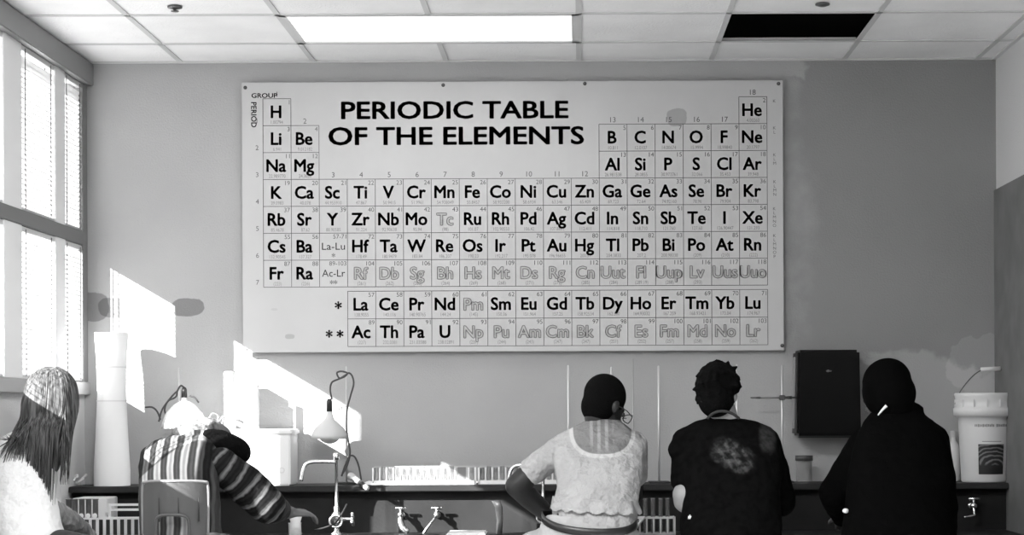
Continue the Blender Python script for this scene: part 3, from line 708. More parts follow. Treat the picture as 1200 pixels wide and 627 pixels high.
# white box with lid, in the sun
def storage_box():
    Y0, Y1_ = 8.735, 8.965; k = Y0/F; x0, x1 = (262-VX)*k, (340-VX)*k; zt = EYE+(VY-507)*k
    t = thing('storage_box', 'large white box with a lid standing on the sunlit ledge left of the lamp', 'box', ((x0+x1)/2, 8.85, LZ))
    M_x = mat('box_white', .8, .6)
    bm = bmesh.new(); box(bm, (x0, Y0, LZ), (x1, Y1_, zt), .006); b = bm_obj('body', bm, M_x, t)
    bm = bmesh.new(); box(bm, (x0-.008, Y0-.008, zt-.004), (x1+.008, Y1_+.008, zt+.022), .006); bm_obj('lid', bm, M_x, t)
    bm = bmesh.new()
    box(bm, (x0+.13, Y0-.001, zt-.02), (x0+.235, Y0+.004, zt-.012), .0005); bm_obj('handle_slot', bm, mat('slot_shade', .5, .7), b)
    T = Text(); kk = k
    T.add('S', 310, 545, 20, sx=1.2, Y=Y0, ppx=k); T.add('o', 330, 553, 10, Y=Y0, ppx=k); T.make('faint_mark', mat('faint_print', .68, .7), b)
    return zt
BZ = storage_box()+.022
# two pale tall cartons stacked behind/on the box
bm = bmesh.new(); k = 8.9/F; box(bm, ((266-VX)*k, 8.82, BZ), ((277-VX)*k, 8.9, BZ+.27), .003)
tag(bm_obj('tall_carton', bm, M_paper), 'tall narrow white carton standing on the left end of the white box', 'carton')
for i, px in enumerate((290, 302)):
    bm = bmesh.new(); x = (px-VX)*k; lathe(bm, [(.001, 0), (.016, 0), (.016, .003), (.012, .01), (.012, .2), (.014, .205), (.001, .205)], (x, 8.86, BZ), 18)
    tag(bm_obj('measuring_cylinder', bm, mat('cyl_pale', .66, .3), smooth=True), 'pale slim measuring cylinder on the white box lid, %s of the two' % ('left', 'right')[i], 'cylinder', 'cylinders on the white box')
# rolled paper standing on the ledge
def paper_roll():
    Y = 8.83; k = Y/F; c = Vector(((131-VX)*k, Y, LZ)); t = thing('paper_roll', 'tall white roll of paper standing upright on the ledge in the sunlight', 'paper roll', c)
    H = (565-386)*k; R = lambda w: w*k/2
    bm = bmesh.new(); prof = [(R(42), 0), (R(42), H*.1), (R(38), H*.3), (R(33), H*.6), (R(34), H*.8), (R(39), H), (R(37), H), (R(31), H*.8), (R(30), H*.3)]
    lathe(bm, prof, c, 40); bm_obj('rolled_sheet', bm, M_paper, t, smooth=True)
    bm = bmesh.new()
    for u in (.33, .55, .77): lathe(bm, [(R(34)*1.03, H*u), (R(34)*1.035, H*u+.003), (R(34)*1.03, H*u+.006)], c, 40)
    bm_obj('wrap_line', bm, mat('wrap_shade', .7, .7), t, smooth=True)
paper_roll()

# clamp lamps on stands
M_lampw = mat('lamp_reflector_white', .8, .35, transl=.4)
def heat_lamp(px_s, top, lamp, cordpts, label, stand_label, Y=8.85, r_px=20):
    lx, ly0, ly1, ly2, ly3 = lamp   # centre x, socket top, socket bottom, neck bottom, rim
    k = Y/F; x = (lx-VX)*k; Z = lambda y: EYE+(VY-y)*k
    retort(px_s, top, Y+.04, stand_label, r=.004, m=mat('stand_rod', .6, .4, .5))
    t = thing('clamp_lamp', label, 'lamp', (x, Y, Z(ly3)), 'lamps hung from rod stands')
    bm = bmesh.new(); lathe(bm, [(.001, Z(ly0)), (.008, Z(ly0)), (.013, Z(ly0+3)), (.014, Z(ly1)), (.001, Z(ly1))], (x, Y, 0), 20); bm_obj('socket', bm, M_black, t, smooth=True)
    R = r_px*k
    bm = bmesh.new(); lathe(bm, [(.012, Z(ly1-1)), (.016, Z(ly1+4)), (.022, Z(ly2-4)), (R*.45, Z(ly2)), (R*.78, Z(ly2+(ly3-ly2)*.35)), (R*.95, Z(ly2+(ly3-ly2)*.75)), (R, Z(ly3)), (R*.97, Z(ly3)), (R*.9, Z(ly2+(ly3-ly2)*.7)), (R*.4, Z(ly2+3)), (.018, Z(ly2-3))], (x, Y, 0), 32)
    bm_obj('reflector', bm, M_lampw, t, smooth=True)
    bm = bmesh.new(); ball(bm, (x, Y, Z(ly3)+.012), (R*.55, R*.55, .035), seg=20); bm_obj('bulb', bm, mat('bulb_white', .8, .2), t, smooth=True)
    bm = bmesh.new()
    for pts in cordpts: tube(bm, [at(a, b, Y+(c if len(q) > 2 else 0)) for q in pts for a, b, c in [(*q, 0) if len(q) == 2 else q]], .0042, 8)
    bm_obj('power_cord', bm, mat('cord_dark', .05, .5), t, smooth=True)
heat_lamp(406, 429, (386, 466, 481, 494, 513),
    [[(389, 467), (387, 456), (389, 447), (397, 443), (404, 440), (407, 436), (400, 434), (395, 436), (398, 442), (404, 439), (409, 436), (413, 440), (414.5, 449), (411, 462), (407, 478), (406, 500), (408, 515), (410, 530), (406, 545), (400, 556)],
     [(400, 557), (404, 545), (409, 534), (415, 534), (420, 545), (423, 562)]],
    'pale clamp lamp hanging by a dark looped cord right of the white box', 'rod stand with a dark cord looped around its top, right of the white box', r_px=22)
heat_lamp(210, 430, (216, 452, 464, 472, 500),
    [[(217, 453), (212, 450), (208, 456), (206, 463), (197, 468), (193, 478), (196, 488)], [(209, 455), (200, 464), (190, 478), (186, 492)], [(222, 462), (228, 464), (233, 470)], [(170, 475), (178, 475), (184, 480), (188, 490)]],
    'white clamp lamp above the head of the student in the plaid shirt', 'thin grey rod stand rising behind the lamp above the plaid shirt', r_px=27)
bm = bmesh.new(); tube(bm, [at(a, b, 8.82) for a, b in ((244, 490), (249, 483), (255, 485), (256, 492), (262, 486), (259, 498), (252, 508), (251, 540), (251, 565))], .004, 8)
tag(bm_obj('bent_wire', bm, mat('wire_grey', .3, .4, .4), smooth=True), 'looped grey wire sticking up left of the white box', 'wire')
def loupe():
    t = thing('thermometer_clip', 'tiny hanging metal clip between the lamp socket and the rod', 'clip', at(397, 480, 8.87))
    bm = bmesh.new()
    for c, r in (((399, 477), .008), ((396.5, 482), .007)):
        p = at(*c, 8.87); tube(bm, [p+Vector((r*math.cos(a), 0, r*math.sin(a))) for a in [i*math.pi/5 for i in range(11)]], .002, 6)
    cone(bm, at(399, 477, 8.87), .0015, at(406, 475, 8.87), .0015, 6); bm_obj('ring', bm, M_chrome, t)
loupe()

# ---------------------------------------------------------------- people
def R3(yaw, pitch, roll=0): return (Matrix.Rotation(-math.radians(yaw), 3, 'Z') @ Matrix.Rotation(-math.radians(pitch), 3, 'X') @ Matrix.Rotation(math.radians(roll), 3, 'Y'))
def head(bm, c, R, s=1.0):
    L = lambda x, y, z: Vector(c)+R @ (Vector((x, y, z))*s)
    ball(bm, L(0, -.012, .03), (.073*s, .092*s, .083*s), R); ball(bm, L(0, .028, -.03), (.058*s, .066*s, .08*s), R)
    ball(bm, L(0, .048, -.078), (.04*s, .042*s, .032*s), R)
    capsule(bm, L(0, .088, .0), .008*s, L(0, .108, -.03), .013*s, 10); ball(bm, L(0, .09, -.062), (.024*s, .012*s, .011*s), R, 12)
    ball(bm, L(0, .078, .014), (.045*s, .018*s, .011*s), R, 12)
    for q in (-1, 1): ball(bm, L(q*.077, -.005, -.012), (.011*s, .02*s, .031*s), R, 12)
    capsule(bm, L(0, -.02, -.03), .05*s, L(0, -.025, -.07), .048*s)
def eyes(c, R, parent, s=1.0):
    for q in (-1, 1):
        bm = bmesh.new(); ball(bm, Vector(c)+R @ (Vector((q*.03, .080, -.003))*s), .0105*s, seg=12); bm_obj('eye', bm, mat('eye_dark', .05, .3), parent, smooth=True)
def hand(bm, w, d, n, s=1.0, side=1, curl=.5):
    """w wrist, d direction of the palm, n normal of the back of the hand, side: thumb side"""
    d = Vector(d).normalized(); n = Vector(n); n = (n-d*n.dot(d)).normalized(); t = d.cross(n)*side
    capsule(bm, w, .024*s, w+d*.02, .024*s, 12)
    for k in range(4):
        o = (k-1.5)*.02*s; a = w+t*o*.7+d*.02; b = w+t*o+d*.085*s
        capsule(bm, a, .014*s, b, .0115*s, 10)
        l = (.034, .038, .036, .027)[k]*s; r = .0092*s; p = b; ang = curl*.6
        for j in range(3):
            v = d*math.cos(ang)-n*math.sin(ang); q = p+v*l*(1, .75, .6)[j]; capsule(bm, p, r, q, r*.9, 10); p = q; r *= .92; ang += curl
    a = w+d*.025*s+t*-.022*s; b = a+(d*.5-t*.75-n*.3).normalized()*.035*s; c = b+(d*.85-t*.25-n*.4).normalized()*.03*s
    capsule(bm, a, .014*s, b, .011*s, 10); capsule(bm, b, .011*s, c, .009*s, 10)
def S(px, py, Y, hw, hd): return (at(px, py, Y), hw*Y/F, hd)
def legs(bm, hx, hz, hy, grow=0, knees=None, foot=True):
    for i, q in enumerate((-1, 1)):
        h = Vector((hx+q*.09, hy, hz)); k = knees[i] if knees else Vector((hx+q*.17, hy+.42, hz-.04)); a = Vector((k.x, k.y-.04, .12))
        chain(bm, [(h, .088+grow), (k, .062+grow), (k+(a-k)*.35+Vector((0, -.015, 0)), .058+grow), (a, .04+grow*1.5)])
        if foot: capsule(bm, a-Vector((0, .01, .05)), .042, a+Vector((0, .17, -.075)), .036)
def shoes(parent, hx, hz, hy, knees=None):
    for i, q in enumerate((-1, 1)):
        k = knees[i] if knees else Vector((hx+q*.17, hy+.42, hz-.04)); a = Vector((k.x, k.y-.04, .12))
        def fn(bm): capsule(bm, a-Vector((0, .012, .064)), .05, a+Vector((0, .09, -.07)), .046); capsule(bm, a+Vector((0, .09, -.07)), .046, a+Vector((0, .18, -.08)), .036)
        organic('shoe', fn, mat('shoe_dark', .04, .5), parent, .01, 3)
def stool(x, y, z, label):
    t = thing('laboratory_stool', label, 'stool', (x, y, 0), 'laboratory stools')
    bm = bmesh.new(); lathe(bm, [(.001, z-.035), (.16, z-.035), (.17, z-.02), (.165, z), (.001, z+.002)], (x, y, 0), 32); bm_obj('seat', bm, mat('stool_seat', .05, .4), t, smooth=True)
    for a in range(4):
        v = Vector((math.cos(a*math.pi/2+.78), math.sin(a*math.pi/2+.78), 0)); bm = bmesh.new()
        cone(bm, Vector((x, y, z-.035))+v*.13, .011, Vector((x, y, 0))+v*.2, .011, 10); bm_obj('leg', bm, M_frame, t)
    bm = bmesh.new(); tube(bm, [Vector((x+.175*math.cos(i*math.pi/8), y+.175*math.sin(i*math.pi/8), .22)) for i in range(17)], .008, 8); bm_obj('foot_ring', bm, M_frame, t)
def cap_hair(name, c, R, m, parent, grow=.01, tufts=0, s=1.0, seed=1, low=-.05, tl=.03, noise=None):
    rnd = random.Random(seed)
    def fn(bm):
        L = lambda x, y, z: Vector(c)+R @ (Vector((x, y, z))*s)
        ball(bm, L(0, -.018, .036), ((.075+grow)*s, (.09+grow)*s, (.083+grow)*s), R)
        ball(bm, L(0, -.032, -.004+low*.3), ((.066+grow)*s, (.066+grow)*s, (.066+abs(low)*.2)*s), R)
        for _ in range(tufts):
            th = rnd.uniform(0, 2*math.pi); ph = rnd.uniform(-.95, 1.3)
            v = Vector((math.cos(th)*math.cos(ph), math.sin(th)*math.cos(ph), math.sin(ph)))
            if v.y > .25 and v.z < .3: continue
            p = Vector((v.x*.08, -.018+v.y*.095, .03+v.z*.088)); q = p+v*rnd.uniform(.4, 1)*tl+Vector((rnd.uniform(-.5, .5), rnd.uniform(-.5, .5), rnd.uniform(-.8, .2)))*tl
            capsule(bm, L(*p), .019*s, L(*q), .006*s, 8)
    return organic(name, fn, m, parent, .006, 2 if tufts else 14, noise)

M_hairk = mat('black_hair', .003, .9, bump=.004, bscale=160, spec=.06)
M_skin_d = mat('dark_skin', .022, .5, bump=.0006, bscale=200, var=.1, spec=.3)
M_skin_m = mat('medium_skin', .3, .5, bump=.0006, bscale=200, var=.05)
M_skin_l = mat('light_skin', .5, .5, bump=.0006, bscale=200, var=.05)
M_blk = mat('black_cotton', .002, .95, bump=.012, bscale=9, spec=.03)
M_jean = mat('denim_dark', .03, .9, bump=.004, bscale=30)

# --- person in the white tee
def person_white():
    Y = 7.55; base = at(700, 600, 7.4); o = thing('person', 'person in white short sleeved tee, belt and glasses with very short dark hair', 'person', (base.x, 7.45, 0))
    hc = at(709, 475, 7.72); HR = R3(48, 27)
    hip = at(693, 640, 7.42)
    kn = [at(612, 652, 7.72), at(742, 665, 7.85)]
    sL, eL, wL = at(657, 523, 7.66), at(604, 569, 7.62), at(646, 607, 7.80)
    sR, eR, wR = at(742, 522, 7.72), at(742, 580, 7.80), at(728, 612, 8.12)
    def body(bm):
        head(bm, hc, HR, .98)
        loft(bm, [S(702, 500, 7.72, 16, .05), S(700, 512, 7.68, 38, .07), S(701, 535, 7.6, 44, .09), S(700, 570, 7.5, 40, .09), S(694, 600, 7.42, 44, .1), S(693, 640, 7.42, 46, .1)])
        chain(bm, [(at(708, 485, 7.72), .05), (at(702, 505, 7.70), .055)])
        chain(bm, [(sL, .048), (sL.lerp(eL, .5), .049), (eL, .045), (eL.lerp(wL, .35), .046), (wL, .034)])
        chain(bm, [(sR, .045), (eR, .04), (eR.lerp(wR, .35), .037), (wR, .027)])
        hand(bm, wL, Vector((.3, 1, -.4)), (0, .2, 1), .95, 1); hand(bm, wR, Vector((-.2, 1, -.1)), (0, 0, 1), .95, -1)
        legs(bm, hip.x, hip.z, 7.42, -.01, kn)
    organic('body', body, M_skin_d, o, .009, 5); eyes(hc, HR, o)
    m = mat('white_tee_cotton', .8, .85, bump=.06, bscale=10, spec=.1); g = G(m); x, y, z = g.coords(); ox, oz = base.x, 0
    n = g.noise(9, 3); k = 7.55/F
    X = lambda p: (p-VX)*k-ox
    Z = lambda p: EYE+(VY-p)*k
    e_in = g.ell(x, z, X(706), Z(500), 37*k, 34*k, None, .8, .9)
    e_out = g.ell(x, z, X(706), Z(500), 41*k, 38*k, None, .85, .95)
    ring = g.f('SUBTRACT', e_out, e_in)
    pl = g.f('MULTIPLY', g.ell(x, z, X(704), Z(505), 17*k, 30*k, n, .1, 1.), g.step(g.f('SINE', g.f('MULTIPLY', x, 2*math.pi/(9*k))), -.3, .8, 0., .12))
    v = g.f('ADD', g.f('SUBTRACT', .36, g.f('MULTIPLY', e_in, .17)), g.f('ADD', g.f('MULTIPLY', ring, .1), pl))
    v = g.f('ADD', v, g.f('MULTIPLY', g.f('SUBTRACT', n, .5), .16)); g.out(v)
    def shirt(bm):
        loft(bm, [S(706, 492, 7.70, 18, .055), S(704, 499, 7.69, 32, .07), S(703, 508, 7.67, 46, .085), S(701, 522, 7.63, 53, .105), S(701, 545, 7.57, 53, .12), S(701, 570, 7.5, 49, .12), S(698, 588, 7.46, 50, .125), S(697, 600, 7.44, 50, .128), S(697, 622, 7.42, 50, .13)], power=2.1)
        a = sL.lerp(eL, .62)
        chain(bm, [(sL+Vector((.02, 0, .0)), .058), (a, .060)])
        b = sR.lerp(eR, .58); chain(bm, [(sR, .06), (b, .062)])
    organic('white_tee', shirt, m, o, .008, 5, (.014, .07))
    # loose scalloped hem
    bm = bmesh.new(); N = 96; rows = []
    for j in range(5):
        u = j/4; ring = []
        for i in range(N):
            t = 2*math.pi*i/N; c0 = at(697, 584+u*13, 7.44); rx = (50+u*3.5)*7.44/F; ry = .128+.016*u
            w = 1+.03*math.sin(t*9+1)*u; ring.append(bm.verts.new((c0.x+rx*w*math.cos(t), c0.y+ry*w*math.sin(t), c0.z-.012*u*abs(math.sin(t*9))+.01*math.cos(t)*-1)))
        rows.append(ring)
    for a, b in zip(rows, rows[1:]):
        for i in range(N): bm.faces.new((a[i], a[(i+1) % N], b[(i+1) % N], b[i]))
    bm_obj('shirt_hem', bm, m, o, smooth=True)
    def pants(bm):
        loft(bm, [S(690, 603, 7.42, 50, .10), S(688, 614, 7.42, 55, .118), S(688, 634, 7.42, 60, .14), S(690, 655, 7.43, 56, .13)])
        legs(bm, hip.x, hip.z, 7.43, .022, kn, False)
    organic('beige_trousers', pants, mat('beige_cotton', .36, .9, bump=.02, bscale=12), o, .009, 5, (.012, .06))
    bm = bmesh.new(); P = []
    for i in range(33):
        t = math.pi*2*i/32; c0 = at(692, 609+math.cos(t)*7+3*math.sin(t), 7.42); P.append((c0.x+54*7.42/F*math.cos(t), 7.42+.136*math.sin(t), c0.z))
    for a, b in zip(P, P[1:]):
        pass
    N = 64; rows = []
    for dz, g_ in ((-.016, 0), (-.014, .006), (.014, .006), (.016, 0)):
        ring = []
        for i in range(N):
            t = 2*math.pi*i/N; ct, st = math.cos(t), math.sin(t); e = 2/2.3
            ring.append(bm.verts.new((at(690, 600, 7.42).x+(54.5*7.42/F+g_)*math.copysign(abs(ct)**e, ct), 7.42+(.13+g_)*math.copysign(abs(st)**e, st), at(0, 608, 7.42).z+dz-.014*ct+(.045*st if st < 0 else 0))))
        rows.append(ring)
    for a, b in zip(rows, rows[1:]):
        for i in range(N): bm.faces.new((a[i], a[(i+1) % N], b[(i+1) % N], b[i]))
    bm_obj('belt', bm, M_black, o, smooth=True)
    cap_hair('short_hair', hc, HR, M_hairk, o, .006, 0, 1.0)
    # glasses
    L = lambda x, y, z: hc+HR @ Vector((x, y, z)); bm = bmesh.new()
    for q in (-1, 1):
        tube(bm, [L(q*.036+.026*math.cos(a), .118-.012*abs(math.cos(a)), -.005+.019*math.sin(a)) for a in [i*math.pi/8 for i in range(17)]], .0022, 6)
        tube(bm, [L(q*.06, .106, 0), L(q*.076, .05, .002), L(q*.08, -.01, -.005)], .0022, 6)
    tube(bm, [L(-.012, .12, 0), L(0, .124, .003), L(.012, .12, 0)], .0022, 6)
    bm_obj('glasses', bm, mat('glasses_frame', .05, .3, .5), o, smooth=True)
    shoes(o, hip.x, hip.z, 7.42, kn)
    stool(hip.x, 7.42, hip.z-.115, 'laboratory stool under the person in the white tee')
person_white()

# --- boy in the black tee with a faded print
def person_black():
    Y = 7.6; base = at(852, 600, Y); o = thing('person', 'tousle-haired person in a black tee with a faded pale print on the back', 'person', (base.x, Y, 0))
    hc = at(842, 463, 7.68); HR = R3(20, 22); hip = at(852, 650, 7.5)
    sL, eL, wL = at(808, 522, 7.66), at(801, 588, 7.58), at(818, 604, 8.0)
    sR, eR, wR = at(898, 520, 7.66), at(914, 578, 7.75), at(900, 610, 8.12)
    def body(bm):
        head(bm, hc, HR, .95)
        loft(bm, [S(850, 495, 7.68, 20, .05), S(852, 508, 7.66, 44, .07), S(854, 540, 7.6, 50, .09), S(852, 600, 7.55, 48, .1), S(852, 650, 7.5, 46, .1)])
        chain(bm, [(at(848, 482, 7.69), .052), (at(851, 500, 7.67), .056)])
        chain(bm, [(sL, .05), (eL, .044), (eL.lerp(wL, .35), .04), (wL, .028)]); ball(bm, at(801, 580, 7.57), .047)
        chain(bm, [(sR, .05), (eR, .04), (eR.lerp(wR, .35), .038), (wR, .028)])
        hand(bm, wL, Vector((.3, 1, -.1)), (0, 0, 1), .95, 1); hand(bm, wR, Vector((-.2, 1, -.1)), (0, 0, 1), .95, -1)
        legs(bm, hip.x, hip.z, 7.5, -.01)
    organic('body', body, M_skin_m, o, .009, 5); eyes(hc, HR, o, .95)
    m = mat('black_tee_cotton', .002, .95, bump=.012, bscale=9, spec=.03); g = G(m); x, y, z = g.coords(); k = 7.5/F
    X = lambda p: (p-VX)*k-base.x
    Z = lambda p: EYE+(VY-p)*k
    n = g.noise(40, 4); n2 = g.noise(22, 3)
    a = g.ell(x, z, X(859), Z(535), 28*k, 18*k, n2, -.1, 1.2, rot=-.5)
    a = g.f('MULTIPLY', a, g.step(g.noise(30, 5), .38, .62, .15, 1.))
    s = g.step(g.f('SINE', g.f('MULTIPLY', g.f('ADD', x, g.f('MULTIPLY', z, .8)), 2*math.pi/(13*k))), -.4, .8, .6, 1.)
    b = g.ell(x, z, X(902), Z(514), 12*k, 20*k, n2, .1, 1.2)
    v = g.f('ADD', .004, g.f('ADD', g.f('MULTIPLY', g.f('MULTIPLY', a, s), .10), g.f('MULTIPLY', b, .03)))
    g.out(g.f('MULTIPLY', v, g.step(n, .3, .6, .6, 1.1)))
    def shirt(bm):
        loft(bm, [S(846, 490, 7.68, 15, .05), S(850, 494, 7.68, 34, .07), S(853, 501, 7.67, 50, .09), S(856, 514, 7.65, 57, .105), S(856, 540, 7.6, 60, .125), S(857, 580, 7.56, 58, .13), S(856, 640, 7.5, 60, .15)], power=2.1)
        chain(bm, [(sL, .064), (at(804, 545, 7.63), .063), (at(802, 562, 7.6), .058)])
        chain(bm, [(at(805, 518, 7.64), .062), (at(795, 528, 7.62), .045)])
        chain(bm, [(sR, .06), (at(908, 555, 7.7), .062), (at(916, 590, 7.75), .058)])
    organic('black_tee', shirt, m, o, .008, 5, (.014, .08))
    bm = bmesh.new(); tube(bm, [at(829, 491, 7.60), at(836, 485, 7.58), at(846, 482.5, 7.57), at(857, 485, 7.58), at(866, 491, 7.60)], .006, 8); bm_obj('collar_band', bm, mat('collar_grey', .03, .9), o, smooth=True)
    organic('dark_trousers', lambda bm: (legs(bm, hip.x, hip.z, 7.5, .02, None, False), loft(bm, [S(852, 630, 7.5, 54, .13), S(852, 660, 7.5, 54, .13)])), M_jean, o, .01, 4)
    cap_hair('tousled_hair', hc, HR, M_hairk, o, .010, 170, .97, 3, -.09, .024)
    bm = bmesh.new(); p = wL+Vector((0, -.02, .0)); tube(bm, [p+Vector((.034*math.cos(a), .02*math.sin(a), .034*math.sin(a))) for a in [i*math.pi/6 for i in range(13)]], .006, 8); w = bm_obj('wristband', bm, M_black, o, smooth=True)
    bm = bmesh.new(); q = at(810, 607, 7.462); box(bm, q-Vector((.014, .009, .011)), q+Vector((.014, .009, .011)), .005); bm_obj('white_watch', bm, M_white, o)  # small white block for the watch, set on the shirt surface
    shoes(o, hip.x, hip.z, 7.5); stool(hip.x, 7.5, hip.z-.11, 'laboratory stool under the person in the printed black tee')
person_black()

# --- person in the black hooded sweatshirt
def person_hood():
    Y = 7.5; base = at(1050, 600, Y); o = thing('person', 'broad person in a black hooded sweatshirt with the hood up', 'person', (base.x, Y, 0))
    hc = at(1036, 462, 7.6); HR = R3(-42, 22); hip = at(1052, 655, 7.45)
    sL, eL, wL = at(1012, 524, 7.62), at(976, 580, 7.68), at(985, 608, 8.1)
    sR, eR, wR = at(1092, 520, 7.58), at(1106, 598, 7.62), at(1080, 612, 8.1)
    def body(bm):
        head(bm, hc, HR, .98)
        loft(bm, [S(1045, 495, 7.6, 20, .06), S(1050, 510, 7.58, 44, .08), S(1052, 545, 7.55, 54, .11), S(1050, 600, 7.5, 54, .12), S(1050, 655, 7.45, 52, .12)])
        chain(bm, [(at(1042, 482, 7.6), .055), (at(1048, 505, 7.6), .06)])
        chain(bm, [(sL, .05), (eL, .042), (wL, .03)]); chain(bm, [(sR, .05), (eR, .042), (wR, .03)])
        hand(bm, wL, Vector((.2, 1, -.1)), (0, 0, 1), 1, 1); hand(bm, wR, Vector((-.2, 1, -.1)), (0, 0, 1), 1, -1)
        legs(bm, hip.x, hip.z, 7.45, -.01)
    organic('body', body, mat('brown_skin', .09, .5, var=.1), o, .009, 5); eyes(hc, HR, o, .98)
    def hoodie(bm):
        loft(bm, [S(1050, 476, 7.6, 26, .07), S(1050, 484, 7.6, 29, .085), S(1053, 494, 7.58, 40, .10), S(1056, 508, 7.57, 50, .125), S(1056, 530, 7.55, 58, .15), S(1056, 560, 7.53, 63, .165), S(1055, 600, 7.5, 66, .17), S(1052, 650, 7.45, 68, .18)], power=2.1)
        chain(bm, [(sL, .068), (sL.lerp(eL, .5), .066), (eL, .062), (wL, .04)])
        chain(bm, [(sR, .072), (sR.lerp(eR, .5), .066), (eR, .058), (wR, .04)])
        capsule(bm, at(1064, 480, 7.58), .035, at(1078, 482, 7.58), .02)
    organic('sweatshirt', hoodie, M_blk, o, .009, 5, (.012, .09))
    def hood(bm):
        L = lambda x, y, z: hc+HR @ Vector((x, y, z))
        ball(bm, L(0, -.03, .035), (.092, .105, .096), HR); ball(bm, L(0, .005, -.005), (.095, .078, .1), HR); ball(bm, L(0, -.05, -.02), (.088, .085, .09), HR)
        ball(bm, at(1048, 482, 7.58), (.085, .08, .045))
    organic('hood', hood, mat('black_hood_cotton', .002, .95, spec=.03), o, .008, 5)
    bm = bmesh.new(); tube(bm, [at(1029, 488, 7.51), at(1034, 482, 7.495), at(1039, 477, 7.49)], lambda u: .003+.004*u, 8); bm_obj('white_collar', bm, M_paper, o, smooth=True)
    organic('dark_trousers', lambda bm: (legs(bm, hip.x, hip.z, 7.45, .02, None, False), loft(bm, [S(1052, 635, 7.45, 56, .13), S(1052, 665, 7.45, 56, .13)])), M_jean, o, .01, 4)
    bm = bmesh.new(); q = at(990.5, 600, 7.46); ball(bm, q, (.013, .014, .010), seg=14); bm_obj('white_spot', bm, M_white, o, smooth=True)  # white bead added for a bright spot beside the sleeve
    shoes(o, hip.x, hip.z, 7.45); stool(hip.x, 7.45, hip.z-.11, 'laboratory stool under the person in the black hood')
person_hood()

